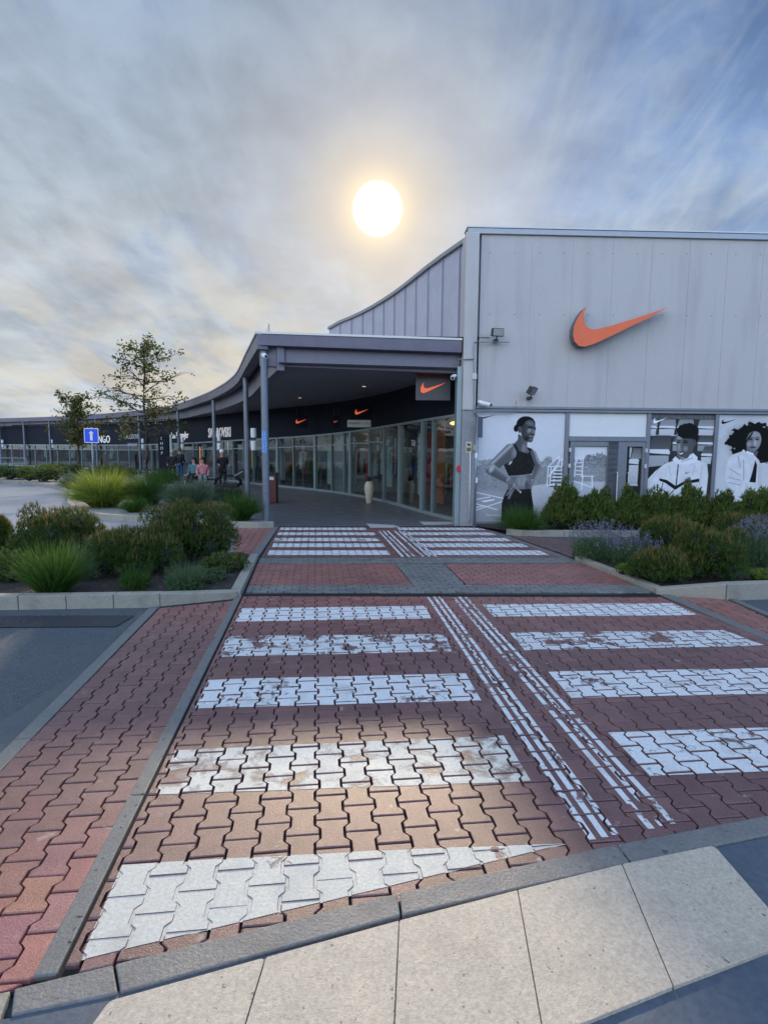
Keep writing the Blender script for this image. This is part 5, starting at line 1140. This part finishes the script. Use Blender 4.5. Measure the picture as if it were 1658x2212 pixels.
# lit pieces and odd shop things
def flat(px, py0, py1, w_, m, lab, name, cat, depth=.5, extra=None):
    p, t = fac_at(px); nn = Vector((t.y, -t.x, 0)); c = p+nn*depth; z1 = H+(972-.008*(829-px)-py0)*p.y/F; z0 = H+(972-.008*(829-px)-py1)*p.y/F; z0 = max(z0, .1)
    r_ = empty(name, (c.x, c.y, z0), lab, cat, rz=math.atan2(t.y, t.x)); mb = MB(); mb.cbox((0, 0, 0), w_, .05, z1-z0); mb.build('panel', M[m], r_, bevel=.01)
    mb = MB(); mb.cbox((0, .03, -.04), w_+.06, .03, z1-z0+.08); mb.build('panel_frame', M['black'], r_)
flat(541, 968, 1010, .72, 'yellow', 'glowing yellow panel seen between the first two columns', 'display_panel', 'panel', -.1)
flat(541, 1014, 1030, .95, 'g_blue', 'blue counter front below the yellow panel', 'counter', 'counter', -.35)
flat(436, 965, 1005, .10, 'warmstrip', 'thin glowing orange light strip in a shop doorway', 'light_strip', 'light', -.1)
flat(262, 982, 1012, .55, 'g_pale', 'pale green standing advert board behind the grass', 'advert_board', 'board', -1.2)
flat(246, 960, 1005, .6, 'g_yellow', 'yellow curved window display right of the traffic sign', 'display_panel', 'panel', .4)
p, t = fac_at(934); nn = Vector((t.y, -t.x, 0)); c = p+nn*.6; r_ = empty('pendant_lamp', (c.x, c.y, 2.5), 'glowing amber lamp at the top of the corner glass', 'lamp'); mb = MB(); mb.lathe((0, 0, 0), [(.03, 0), (.10, .03), (.10, .07), (.03, .1)], 12); mb.build('bulb', M['warm'], r_); mb = MB(); mb.tube([(0, 0, .1), (0, 0, .4)], .008, 5); mb.build('cord', M['black'], r_)
# info totem with square letters
p = PY(355, 990, 33.5); r_ = empty('direction_totem', (p.x, p.y, 0), 'dark direction totem with small white letters beside the big tree trunk', 'sign'); mb = MB(); mb.cbox((0, 0, 0), .62, .12, 2.55); mb.build('totem_board', M['dark'], r_); mb = MB(); mb.cbox((.42, 0, 0), .12, .1, 2.6); mb.build('totem_post', M['g_pale'], r_)
for i, ch in enumerate('SHOP'): text(ch, .24, M['white'], r_, (-.1, -.07, 2.35-i*.28), (math.pi/2, 0, 0))
# railing far left
a, b = PY(-30, 1000, 44), PY(58, 1002, 44); r_ = empty('handrail', (a.x, a.y, 0), 'low pale metal handrail in front of the far left shop', 'railing'); mb = MB()
for z in (.5, .95): mb.tube([(0, 0, z), (b.x-a.x, 0, z)], .03, 6)
mb.build('rail', M['galv'], r_)
for k in range(4): mb = MB(); mb.tube([((b.x-a.x)*k/3, 0, 0), ((b.x-a.x)*k/3, 0, .95)], .03, 6); mb.build('rail_post', M['galv'], r_)

# ---------------------------------------------------------------- people
def person(loc, yaw, top, trousers, hair, label, seated=False, hat=None, arm=0.0, h=1.7):
    r_ = empty('person', loc, label, 'person', rz=yaw); k = h/1.7
    def sk(name, verts, edges, rad, m, sub=1):
        me = bpy.data.meshes.new(name); me.from_pydata([tuple(Vector(v)*k) for v in verts], edges, []); o = bpy.data.objects.new(name, me); SC.collection.objects.link(o); o.parent = r_; me.materials.append(m)
        s = o.modifiers.new('s', 'SKIN')
        for i, r0 in enumerate(rad):
            v = me.skin_vertices[0].data[i]; rr_ = r0 if isinstance(r0, tuple) else (r0, r0); v.radius = (rr_[0]*k, rr_[1]*k)
        me.skin_vertices[0].data[0].use_root = True
        if sub: o.modifiers.new('u', 'SUBSURF').levels = sub; o.modifiers['u'].render_levels = sub
        return o
    pz = .5 if seated else .92; V = [(0, 0, pz)]; E = []; R = [(.115, .08)]
    def add(p, par, r0): V.append(p); E.append((par, len(V)-1)); R.append(r0); return len(V)-1
    ch = add((0, .02, pz+.25), 0, (.10, .07)); sh = add((0, 0, pz+.48), ch, (.12, .06)); nk = add((0, 0, pz+.57), sh, .055); hd_ = add((0, -.02, pz+.66), nk, .075); h2 = add((0, -.01, pz+.76), hd_, .095); add((0, 0, pz+.80), h2, .06)
    for s in (-1, 1):
        if seated: kn = add((s*.1, -.42, pz), add((s*.1, -.05, pz-.02), 0, .09), .065); an = add((s*.1, -.45, .08), kn, .045); add((s*.11, -.58, .04), an, .04)
        else: kn = add((s*.1, -.02, .5), add((s*.1, 0, .85), 0, .07), .05); an = add((s*.11, .02, .09), kn, .045); add((s*.12, -.13, .04), an, .04)
        so_ = add((s*.19, 0, pz+.45), sh, .042); el = add((s*.25, .03, pz+.20), so_, .036); wr = add((s*.23, -.16-arm, pz+.06+arm), el, .03); pm = add((s*.22, -.22-arm, pz+.03+arm), wr, .03)
        for f_ in range(4): m1 = add((s*(.195+.016*f_), -.28-arm, pz+.01+arm), pm, .009); add((s*(.195+.016*f_), -.31-arm, pz-.015+arm+.004*f_), m1, .008)
        add((s*.175, -.235-arm, pz+.0+arm), pm, .009)
    sk('body', V, E, R, M['skin'])
    z = pz; tv = [(0, 0, z-.10), (0, 0, z+.02), (0, .02, z+.25), (0, 0, z+.44), (0, 0, z+.52)]; te = [(0, 1), (1, 2), (2, 3), (3, 4)]; tr = [(.19, .14), (.19, .14), (.18, .14), (.19, .13), (.10, .09)]
    for s in (-1, 1):
        b = len(tv); tv += [(s*.2, 0, z+.455), (s*.255, .03, z+.2), (s*.235, -.14-arm, z+.075+arm)]; te += [(3, b), (b, b+1), (b+1, b+2)]; tr += [.085, .07, .055]
    sk('top', tv, te, tr, M[top])
    tv = [(0, 0, z)]; te = []; tr = [(.17, .13)]
    for s in (-1, 1):
        b = len(tv)
        if seated: tv += [(s*.1, -.08, z-.01), (s*.1, -.43, z), (s*.1, -.45, .14)]
        else: tv += [(s*.1, 0, z-.08), (s*.105, -.02, .5), (s*.11, .01, .12)]
        te += [(0, b), (b, b+1), (b+1, b+2)]; tr += [.105, .08, .06]
    sk('trousers', tv, te, tr, M[trousers])
    mb = MB(); mb.lathe((0, .015*k, (pz+.70)*k), [(.085, 0), (.112, .06), (.105, .12), (.06, .165), (.01, .175)], 12); mb.build('hair' if not hat else 'hat', M[hat or hair], r_, smooth=True)
    if hair == 'g_black' and seated: mb = MB(); mb.lathe((0, .06, pz+.48), [(.06, 0), (.1, .1), (.1, .3)], 10); mb.build('long_hair', M[hair], r_, smooth=True)
    # face: eyes, nose, mouth
    f_ = MB()
    for s in (-1, 1): f_.cbox((s*.035*k, -.112*k, (pz+.735)*k), .02, .01, .008)
    f_.cbox((0, -.115*k, (pz+.665)*k), .04, .008, .008); f_.build('face_features', M['g_black'], r_)
    nn_ = MB(); nn_.cbox((0, -.115*k, (pz+.69)*k), .02, .03, .035); nn_.build('nose', M['skin'], r_)
    return r_
p = PY(372, 1000, 31); person((p.x, p.y, 0), .2, 'g_black', 'g_black', 'g_black', 'person in black with a cream cap walking left of the third column', hat='cream', h=1.62)
p = PY(389, 1000, 33); person((p.x, p.y, 0), 2.8, 'g_black', 'g_blue', 'g_brown', 'person in dark clothes walking away just behind the fourth column', h=1.75)
p = PY(480, 1000, 25.5); person((p.x, p.y, 0), .5, 'g_black', 'g_black', 'g_black', 'person in black with a white cap standing between the second and third column', hat='white', arm=.15, h=1.68)
p = PY(438, 1000, 26.0); person((p.x, p.y, .05), .3, 'g_pink', 'g_grey', 'g_black', 'seated person with long dark hair and a pink top', True, arm=.05)
p = PY(419, 1000, 26.3); person((p.x, p.y, .05), -.2, 'g_teal', 'g_black', 'g_black', 'seated person in a teal top next to the one in pink', True)
p = PY(430, 1000, 26.2); r_ = empty('bench', (p.x, p.y+.1, 0), 'low wooden bench carrying the two seated people', 'bench'); mb = MB(); mb.cbox((0, 0, .36), 1.6, .42, .07); mb.build('seat', M['wood'], r_)
for s in (-.65, .65): mb = MB(); mb.cbox((s, 0, 0), .1, .36, .36); mb.build('leg', M['galv'], r_)
p = PY(492, 1000, 21.5); r_ = empty('pushchair', (p.x, p.y, 0), 'black folded hood pushchair behind the low shrub by the second column', 'pushchair')
mb = MB()
for k in range(7):
    a0, a1 = math.radians(k*26), math.radians((k+1)*26)
    mb.quad((-.5*math.cos(a0), -.22, .45+.38*math.sin(a0)), (-.5*math.cos(a1), -.22, .45+.38*math.sin(a1)), (-.5*math.cos(a1), .22, .45+.38*math.sin(a1)), (-.5*math.cos(a0), .22, .45+.38*math.sin(a0)))
mb.build('hood', M['g_black'], r_); mb = MB(); mb.cbox((0, 0, .35), .8, .4, .14); mb.build('seat', M['g_black'], r_, bevel=.04); mb = MB(); mb.tube([(-.4, 0, .4), (.55, 0, .95)], .02, 6); mb.tube([(-.3, 0, .15), (.3, 0, .4)], .015, 6); mb.build('frame', M['galv'], r_)
for x in (-.35, .35):
    for y in (-.2, .2): mb = MB(); mb.tube([(x, y-.02, .13), (x, y+.02, .13)], .13, 14); mb.build('wheel', M['black'], r_)

# ---------------------------------------------------------------- vegetation
def tris(name, V, Fc, m, parent):
    V = np.asarray(V, np.float32).reshape(-1, 3); Fc = np.asarray(Fc, np.int32); k = Fc.shape[1]
    me = bpy.data.meshes.new(name); me.vertices.add(len(V)); me.vertices.foreach_set('co', V.ravel()); me.loops.add(Fc.size); me.polygons.add(len(Fc))
    me.loops.foreach_set('vertex_index', Fc.ravel()); me.polygons.foreach_set('loop_start', np.arange(len(Fc), dtype=np.int32)*k); me.polygons.foreach_set('loop_total', np.full(len(Fc), k, dtype=np.int32)); me.update(calc_edges=True)
    me.materials.append(m); o = bpy.data.objects.new(name, me); SC.collection.objects.link(o); o.parent = parent; return o
def unit(v): return v/np.maximum(np.linalg.norm(v, axis=-1, keepdims=True), 1e-6)
def blades(base, dirs, L, W, bend, seg=3):
    """curving strips: base (n,3), dirs (n,3) initial, L,W arrays, bend = droop amount (n)"""
    n = len(base); d = unit(dirs); side = unit(np.cross(d, np.array([0, 0, 1.0]))+1e-4); V = []
    p = base.copy(); step = (L/seg)[:, None]; hor = unit(np.concatenate([d[:, :2]+1e-4, np.zeros((n, 1))], 1)); cur = d.copy()
    rot = rng.uniform(0, math.pi, n)[:, None]; fw = np.cross(d, side); side = side*np.cos(rot)+fw*np.sin(rot)
    rows = []
    for s in range(seg+1):
        wv = (W*(1-s/seg)**.8*.5+W*.04)[:, None]; rows.append(p-side*wv); rows.append(p+side*wv)
        p = p+cur*step; cur = unit(cur+(hor*.35-np.array([0, 0, .6]))*bend[:, None])
    V = np.stack(rows, 1).reshape(-1, 3); b = np.arange(n)[:, None]*(2*(seg+1)); F_ = []
    for s in range(seg): F_.append(np.concatenate([b+2*s, b+2*s+1, b+2*s+3, b+2*s+2], 1))
    return V, np.concatenate(F_, 0)
def grass_clump(px, py, rpx, hpx, m, label, n=1400, name='grass_clump', cat='ornamental grass', z=.09, arch=.5, wid=.008, group=None, plume=None):
    c = G(px, py); c.z = z; mp = MPX(c.y); R = rpx*mp; Hh = hpx*mp; root = empty(name, c, label, cat, group)
    a = rng.uniform(0, 2*math.pi, n); r0 = np.sqrt(rng.random(n))*R*.35; base = np.stack([r0*np.cos(a), r0*np.sin(a), np.zeros(n)], 1)
    tilt = rng.random(n)**.8*1.05; aa = a+rng.normal(0, .5, n); dr = np.stack([np.sin(tilt)*np.cos(aa)*R/Hh*1.0, np.sin(tilt)*np.sin(aa)*R/Hh*1.0, np.cos(tilt)*.9+.15], 1)
    L = Hh*rng.uniform(.75, 1.12, n)*(1-.10*tilt); W = np.full(n, wid)*rng.uniform(.6, 1.4, n)
    V, Fc = blades(base, dr, L, W, arch*(.35+tilt*.6)*rng.uniform(.5, 1.3, n), 4); tris('blades', V, Fc, M[m], root)
    return root
def lumps(R, Hh, k, seed, flat=.8):
    r = np.random.default_rng(seed); out = []
    for i in range(k):
        a = i*2.4+r.uniform(-.5, .5); d = r.uniform(.35, .72)*R; zz = r.uniform(.32, .74)*Hh*(1-.25*(d/R)**2)
        out.append((d*math.cos(a), d*math.sin(a)*flat, zz, r.uniform(.26, .40)*R, r.uniform(.22, .32)*Hh))
    for i in range(5): a = i*1.26+r.uniform(0, .6); out.append((.58*R*math.cos(a), .58*R*math.sin(a)*flat, Hh*.24, R*.40, Hh*.26))
    out.append((0, 0, Hh*.42, R*.72, Hh*.44)); return out
def spires(R, Hh, k, seed):
    r = np.random.default_rng(seed); out = [(0, 0, Hh*.26, R*.92, Hh*.28), (R*r.uniform(-.15, .15), 0, Hh*.48, R*.66, Hh*.24)]
    for i in range(k+5):
        a = i*2.4+r.uniform(-.5, .5); d = r.uniform(.08, .7)*R; rz = Hh*r.uniform(.16, .30); out.append((d*math.cos(a), d*math.sin(a), min(Hh*r.uniform(.5, .86)*(1-.35*d/R), Hh*1.08-rz), R*r.uniform(.13, .22), rz))
    return out
def shrub(px, py, rpx, hpx, kind, label, name='pine_shrub', cat='shrub', z=.05, n=2600, group=None, seed=1, k=7, leaf=None, tips=True):
    n = int(n*(1.35 if kind == 'pine' else 1)); c = G(px, py); c.z = z; mp = MPX(c.y); R = rpx*mp; Hh = hpx*mp; root = empty(name, c, label, cat, group)
    B = spires(R, Hh, k, seed)+(lumps(R*1.12, Hh*.9, 6, seed) if seed % 2 else lumps(R, Hh*.72, 5, seed)) if name == 'conifer_shrub' else lumps(R*1.1, Hh*1.04, k, seed); vol = np.array([b[3]**2*b[4] for b in B]); vol = vol**.7/np.sum(vol**.7)
    idx = rng.choice(len(B), n, p=vol); Bn = np.array(B)[idx]; d = unit(rng.normal(size=(n, 3))); d[:, 2] = np.abs(d[:, 2])*rng.choice([1, 1, 1, -.6], n); rad = 1-.45*rng.random(n)**1.7
    P = Bn[:, :3]+d*np.stack([Bn[:, 3], Bn[:, 3], Bn[:, 4]], 1)*rad[:, None]; P[:, 2] = np.maximum(P[:, 2], .01+.12*Hh*rng.random(n))
    lf = leaf or (.055 if kind == 'pine' else .05); t = 6 if kind == 'pine' else 5
    base = np.repeat(P, t, 0); out = np.repeat(d, t, 0); up = np.array([0, 0, .75 if kind == 'pine' else 1.0])
    dr = out*(.7 if name != 'conifer_shrub' else .35)+up+rng.normal(0, .55 if kind == 'pine' else .42, (n*t, 3)); L = lf*rng.uniform(.7, 1.4, n*t); W = lf*(.12 if kind == 'pine' else .26)*rng.uniform(.7, 1.3, n*t)
    V, Fc = blades(base, dr, L, W, np.full(n*t, .05), 2); tris('foliage', V, Fc, M['pine' if kind == 'pine' else kind], root)
    # dark woody inside
    cb = MB()
    for (x, y, zz, rx, rz_) in B[:k]:
        cb.tube([(x*.1, y*.1, 0), (x*.5, y*.5, zz*.55), (x, y, zz+rz_*.4)], [.02+.01*R, .014, .005], 5)
    cb.build('stems', M['wood'], root)
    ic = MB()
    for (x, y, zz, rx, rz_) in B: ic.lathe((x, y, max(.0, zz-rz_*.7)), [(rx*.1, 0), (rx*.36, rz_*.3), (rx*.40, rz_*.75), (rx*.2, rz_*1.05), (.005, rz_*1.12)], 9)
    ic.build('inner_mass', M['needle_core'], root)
    if kind == 'pine' and tips:
        nt_ = int(n*.15); sel = np.where((d[:, 2] > .35) & (rad > .86))[0]; sel = rng.choice(sel, min(nt_, len(sel)), replace=False); m_ = len(sel)
        base = np.repeat(P[sel], 2, 0); dr = np.tile([0, 0, 1.0], (2*m_, 1))+rng.normal(0, .16, (2*m_, 3)); L = rng.uniform(.05, .12, 2*m_)*(1 if lf < .06 else 1.2); W = np.full(2*m_, .014)
        V, Fc = blades(base, dr, L, W, np.zeros(2*m_), 2); tris('candles', V, Fc, M['candle'], root)
    return root
def stalks(px, py, rpx, hpx, m, label, flower=None, n=260, name='lavender_plant', cat='plant', z=.05, spread=.55, leafn=900, wid=.006, fl=.09, group=None):
    c = G(px, py); c.z = z; mp = MPX(c.y); R = rpx*mp; Hh = hpx*mp; root = empty(name, c, label, cat, group)
    a = rng.uniform(0, 2*math.pi, n); r0 = np.sqrt(rng.random(n)); base = np.stack([r0*R*.45*np.cos(a), r0*R*.45*np.sin(a), np.zeros(n)], 1)
    dr = np.stack([np.cos(a)*r0*spread*R/Hh*1.5, np.sin(a)*r0*spread*R/Hh*1.5, np.ones(n)], 1)+rng.normal(0, .09, (n, 3)); L = Hh*rng.uniform(.7, 1.1, n)
    V, Fc = blades(base, dr, L, np.full(n, wid), np.full(n, .03), 3); SV, SF = V, Fc
    if not flower: tris('stalks', V, Fc, M[m], root)
    k = leafn; a = rng.uniform(0, 2*math.pi, k); r1 = np.sqrt(rng.random(k))*R*.8; zz = rng.random(k)*Hh*.55*(1-(r1/R)**2*.5); base = np.stack([r1*np.cos(a), r1*np.sin(a), zz], 1)
    dr = np.stack([np.cos(a)*.5, np.sin(a)*.5, np.full(k, .8)], 1)+rng.normal(0, .4, (k, 3)); V, Fc = blades(base, dr, rng.uniform(.04, .10, k), np.full(k, .012), np.full(k, .1), 2); tris('leaves', V, Fc, M[m], root)
    if flower:
        a = rng.uniform(0, 2*math.pi, n); tips = []
        d0 = unit(dr[:1]); a2 = rng.uniform(0, 2*math.pi, n); rr_ = np.sqrt(rng.random(n)); hh = Hh*rng.uniform(.6, 1.05, n)*(1-.35*rr_**2)
        P = np.stack([rr_*R*np.cos(a2), rr_*R*np.sin(a2), hh], 1); t = 9; off = rng.random((n, t, 1))*np.array([0, 0, fl])+rng.normal(0, .008, (n, t, 3)); base = (P[:, None, :]+off).reshape(-1, 3)
        V, Fc = blades(base, rng.normal(0, 1, (n*t, 3))+np.array([0, 0, .5]), np.full(n*t, .022), np.full(n*t, .012), np.zeros(n*t), 2); tris('flowers', V, Fc, M[flower], root)
        V, Fc = blades(P-np.array([0, 0, .25*1])*np.array([1, 1, Hh]), np.tile([0, 0, 1.0], (n, 1)), np.full(n, Hh*.3), np.full(n, .005), np.zeros(n), 3); tris('stalks', np.concatenate([SV, V]), np.concatenate([SF, Fc+len(SV)]), M[m], root)
    return root
GP = 'brown tipped dwarf pines'
# left planter
shrub(-5, 1222, 45, 108, 'pine', 'dwarf pine cut by the left picture edge', group=GP, seed=3, n=1800)
shrub(128, 1222, 96, 130, 'pine', 'broad dwarf pine with orange candle tips in front of the wet driveway', group=GP, seed=5, n=3400, k=9)
shrub(286, 1246, 98, 112, 'pine', 'dark low dwarf pine in the middle of the left planter', group=GP, seed=8, n=3400, k=9)
shrub(420, 1216, 96, 134, 'pine', 'tallest dwarf pine of the left planter beside the crossing', group=GP, seed=12, n=3600, k=10)
shrub(20, 1262, 55, 70, 'conifer', 'leafy low bush at the left edge of the near planter', 'leafy_shrub', seed=2, n=900)
grass_clump(118, 1292, 80, 120, 'grass_g', 'spiky bright green clump hanging over the left kerb', n=1100, z=.06, arch=.22, wid=.009)
stalks(178, 1262, 42, 100, 'grass_b', 'tall thin stalks right of the spiky green clump', n=120, name='stalk_plant', leafn=300, spread=.3)
stalks(293, 1280, 38, 62, 'grass_g', 'small upright green plant in dark soil behind the left kerb', n=160, name='upright_plant', leafn=400)
stalks(400, 1286, 46, 74, 'sage', 'grey green lavender cushion at the left kerb', n=320, leafn=900)
shrub(487, 1240, 52, 42, 'conifer', 'low green groundcover plant at the planter corner', 'leafy_shrub', seed=21, n=700, leaf=.04)
shrub(440, 1262, 60, 26, 'sage', 'flat grey foliage between the lavender cushion and the planter corner', 'low_plant', seed=23, n=500, leaf=.035)
# right planter
shrub(1438, 1216, 76, 104, 'pine', 'dwarf pine at the back left of the right planter', group=GP, seed=31, n=2800, k=8)
shrub(1527, 1256, 84, 112, 'pine', 'foremost round dwarf pine of the right planter', group=GP, seed=33, n=3200, k=9)
shrub(1424, 1262, 68, 76, 'pine', 'low dwarf pine beside the catmint in the right planter', group=GP, seed=37, n=1900)
stalks(1300, 1212, 78, 76, 'sage', 'wide catmint with hazy violet flowers at the planter corner', 'flower', n=260, leafn=2200, name='catmint')
stalks(1366, 1228, 60, 70, 'sage', 'smaller catmint in front of the low dwarf pine', 'flower', n=140, leafn=1500, name='catmint')
stalks(1628, 1226, 60, 100, 'sage', 'catmint with long violet spikes at the right picture edge', 'flower', n=200, leafn=1700, name='catmint')
shrub(1366, 1250, 38, 24, 'lime', 'lime green low cushion near the right planter kerb', 'low_plant', seed=41, n=420, leaf=.035)
shrub(1652, 1262, 38, 26, 'lime', 'lime green cushion at the far right picture edge', 'low_plant', seed=43, n=420, leaf=.035)
shrub(1600, 1182, 70, 70, 'pine', 'hazy brown tipped dwarf pine in front of the curly hair poster', group=GP, seed=47, n=2400)
# along the wall
grass_clump(1128, 1150, 66, 62, 'grass_g', 'soft green grass mound under the woman poster', n=1700, z=.05, arch=.55, wid=.008)
CW = 'clipped conifers along the store wall'
for i, (x, y, r, h_, lab) in enumerate(((1216, 1147, 52, 108, 'tallest conifer left of the glass door'), (1288, 1148, 44, 92, 'conifer in front of the left door leaf'), (1352, 1149, 42, 94, 'conifer in front of the right door leaf'),
        (1418, 1150, 46, 92, 'conifer between the door and the man poster'), (1484, 1151, 44, 104, 'conifer with upright tips in front of the man poster'), (1556, 1153, 52, 90, 'conifer between the man poster and the curly hair poster'), (1632, 1154, 58, 104, 'conifer at the right picture edge by the wall'))):
    shrub(x, y, r, h_, 'conifer', lab, 'conifer_shrub', group=CW, seed=50+i, n=2600, leaf=.085, k=9)
# island
grass_clump(225, 1101, 72, 88, 'grass_y', 'big bright yellow green grass mound below the traffic sign', n=3200, arch=.6, wid=.014)
grass_clump(318, 1098, 54, 78, 'grass_g', 'darker green grass mound right of the bright one', n=2000, arch=.6, wid=.013)
grass_clump(292, 1113, 38, 38, 'grass_g', 'small round grass tuft at the island kerb', n=1100, arch=.5, wid=.010)
grass_clump(412, 1108, 64, 74, 'grass_b', 'blue green grass mound in the middle of the island', n=2400, arch=.5, wid=.013)
grass_clump(520, 1132, 48, 66, 'grass_g', 'green grass mound beside the nearest canopy column', n=1500, arch=.45, wid=.011)
grass_clump(490, 1092, 46, 44, 'grass_d', 'dark low grass between the first two canopy columns', n=1200, arch=.5, wid=.012)
grass_clump(170, 1062, 52, 46, 'grass_b', 'dull green grass mound behind the island tip', n=1400, arch=.5, wid=.016)
grass_clump(355, 1048, 50, 38, 'grass_g', 'grass mound at the foot of the big tree', n=1400, arch=.5, wid=.018)
shrub(20, 1040, 46, 32, 'conifer', 'low hedge plant at the far left island edge', 'hedge_shrub', seed=60, n=900, leaf=.10, z=.09)
shrub(92, 1044, 44, 36, 'conifer', 'dark round bush left of the dull grass mound', 'hedge_shrub', seed=61, n=1000, leaf=.10, z=.09)
shrub(130, 1030, 50, 26, 'conifer', 'dark hedge plant below the far left lamps', 'hedge_shrub', seed=62, n=900, leaf=.12, z=.09)
shrub(240, 1036, 60, 30, 'conifer', 'dark bush behind the traffic sign', 'hedge_shrub', seed=63, n=1000, leaf=.12, z=.09)
shrub(-60, 1040, 60, 40, 'conifer', 'hedge plant beyond the left picture edge', 'hedge_shrub', seed=64, n=700, leaf=.10, z=.09)
# trees
def tree(px, Y, topy, halfpx, label, seed, low=955, nl=2600, leaf=.16, tiers=15, lean=.0):
    r = np.random.default_rng(seed); b = PY(px, 1000, Y); c = Vector((b.x, b.y, .09)); Ht = PY(px, topy, Y).z-.09; R = halfpx*MPX(Y); root = empty('young_tree', c, label, 'tree', 'young open crowned trees on the island')
    tk = MB(); trunk = [(lean*(z/Ht)**2+.05*math.sin(z*1.7+seed), .04*math.sin(z*1.3), z) for z in np.linspace(0, Ht*.97, 14)]; tk.tube(trunk, [.10*(1-.9*i/13)+.012 for i in range(14)], 8); tk.build('trunk', M['wood'], root, smooth=True)
    br = MB(); tips = []; zl = PY(px, low, Y).z
    for i in range(tiers*2+6):
        t = (i+.5)/(tiers*2+6); z = zl+(Ht-zl)*t*.97; prof = (math.sin(math.pi*min(1, (1-t)*.60+.13))**.8); L = R*prof*r.uniform(.62, 1.15); a = i*2.4+r.uniform(-.5, .5)
        k = min(13, int(z/Ht*13)); o = Vector((lean*(z/Ht)**2+.05*math.sin(z*1.7+seed), .04*math.sin(z*1.3), z)); dz = L*(.28+.35*t)*r.uniform(.3, 1.2); P = []
        for s in range(6):
            u = s/5; P.append(o+Vector((math.cos(a)*L*u, math.sin(a)*L*u, dz*u-.10*L*u*u))+Vector(r.normal(0, .05*L, 3))*u)
        br.tube(P, [.035*(1-t*.6)*(1-.8*s/5)+.005 for s in range(6)], 5)
        for s in range(1, 6):
            for w_ in range(2):
                q_ = P[s]+Vector(r.normal(0, 1, 3)*np.array([.16, .16, .12]))*L*.9; br.tube([P[s-1], (P[s]+q_)/2, q_], [.012, .008, .004], 4); tips.append((P[s-1]+P[s])/2 if w_ else q_); tips.append(q_)
    for _ in range(14): z = Ht*r.uniform(.86, 1.0); tips.append(Vector((lean+r.normal(0, .15), r.normal(0, .15), z)))
    br.build('branches', M['wood'], root)
    T = np.array([tuple(t) for t in tips]); n = nl; P = T[r.choice(len(T), n, p=(lambda w_: w_/w_.sum())(r.random(len(T))**2.5))]+r.normal(0, .10, (n, 3)); V, Fc = blades(P, r.normal(0, 1, (n, 3))+np.array([0, 0, -.1]), leaf*r.uniform(.6, 1.2, n), np.full(n, leaf*.55), np.full(n, .25), 2)
    tris('crown', V, Fc, M['oak'], root); return root
tree(318, 30, 738, 98, 'taller young tree with an open layered crown behind the grass mounds', 4, low=950, nl=2500, tiers=11)
tree(172, 37, 858, 52, 'smaller young tree left of the traffic sign', 9, low=965, nl=2300, tiers=8, leaf=.18)

# unseen tree belt added behind and left of the viewpoint to darken glass reflections
tbm = MB(); r = np.random.default_rng(5)
for i in range(110):
    a = math.radians(150+i*2.2) if i < 96 else math.radians(150+r.uniform(0, 210)); R = r.uniform(62, 74); x, y = R*math.cos(a), R*math.sin(a)
    if y > 48: continue
    h = r.uniform(6.5, 11); w_ = r.uniform(2.6, 4.2); tbm.lathe((x, y, 0), [(w_*.7, 0), (w_, h*.3), (w_*.9, h*.6), (w_*.5, h*.88), (.1, h)], 9)
o = tbm.build('unseen_tree_belt', M['conifer'], None); o['kind'] = 'stuff'

# fallen leaves and bark bits on the beds and in the gutters
def litter(name, pix, z, n, cols, size=.02, world=None):
    P = [tuple(G(*p)[:2]) for p in pix]; P = ccw(hull2d(P)); xs = [p[0] for p in P]; ys = [p[1] for p in P]; B = []
    while len(B) < n:
        x, y = random.uniform(min(xs), max(xs)), random.uniform(min(ys), max(ys))
        if all((b[0]-a[0])*(y-a[1])-(b[1]-a[1])*(x-a[0]) >= 0 for a, b in zip(P, P[1:]+P[:1])): B.append((x, y, z))
    B = np.array(B); k = len(B); V, Fc = blades(B, np.concatenate([rng.normal(0, 1, (k, 2)), rng.random((k, 1))*.5], 1), size*rng.uniform(.6, 2.2, k), size*.6*rng.uniform(.5, 1.3, k), np.full(k, .4), 2)
    o = tris(name, V, Fc, leaf_mat(name, cols, .1), None); o['kind'] = 'stuff'
BC = [(.05, .03, .018), (.11, .07, .04), (.18, .12, .06), (.04, .05, .02)]
litter('leaf_litter', [(-100, 1300), (346, 1296), (500, 1282), (540, 1210), (100, 1215)], .06, 1500, BC)
litter('leaf_litter', [(1250, 1210), (1416, 1272), (1568, 1283), (1900, 1268), (1900, 1190)], .055, 1300, BC)
litter('leaf_litter', [(1035, 1140), (1092, 1149), (1480, 1154), (1700, 1156), (1700, 1135)], .055, 900, BC, .03)
litter('leaf_litter', [(-60, 1324), (330, 1312), (345, 1320), (300, 1345), (-60, 1345)], -.016, 90, BC, .016)
litter('leaf_litter', [(90, 2095), (120, 2105), (522, 1300), (505, 1300)], .004, 60, BC, .010)
litter('leaf_litter', [(420, 1290), (1420, 1290), (1440, 1300), (400, 1306)], .004, 80, BC, .012)

cpt, wp_ = POSTER_CAPTION
text('Dina Asher', .085, M['white'], wp_, (cpt.x+.09-wp_.location.x, cpt.y-wp_.location.y, cpt.z-wp_.location.z), (math.pi/2, 0, ang), ext=.001, name='caption')
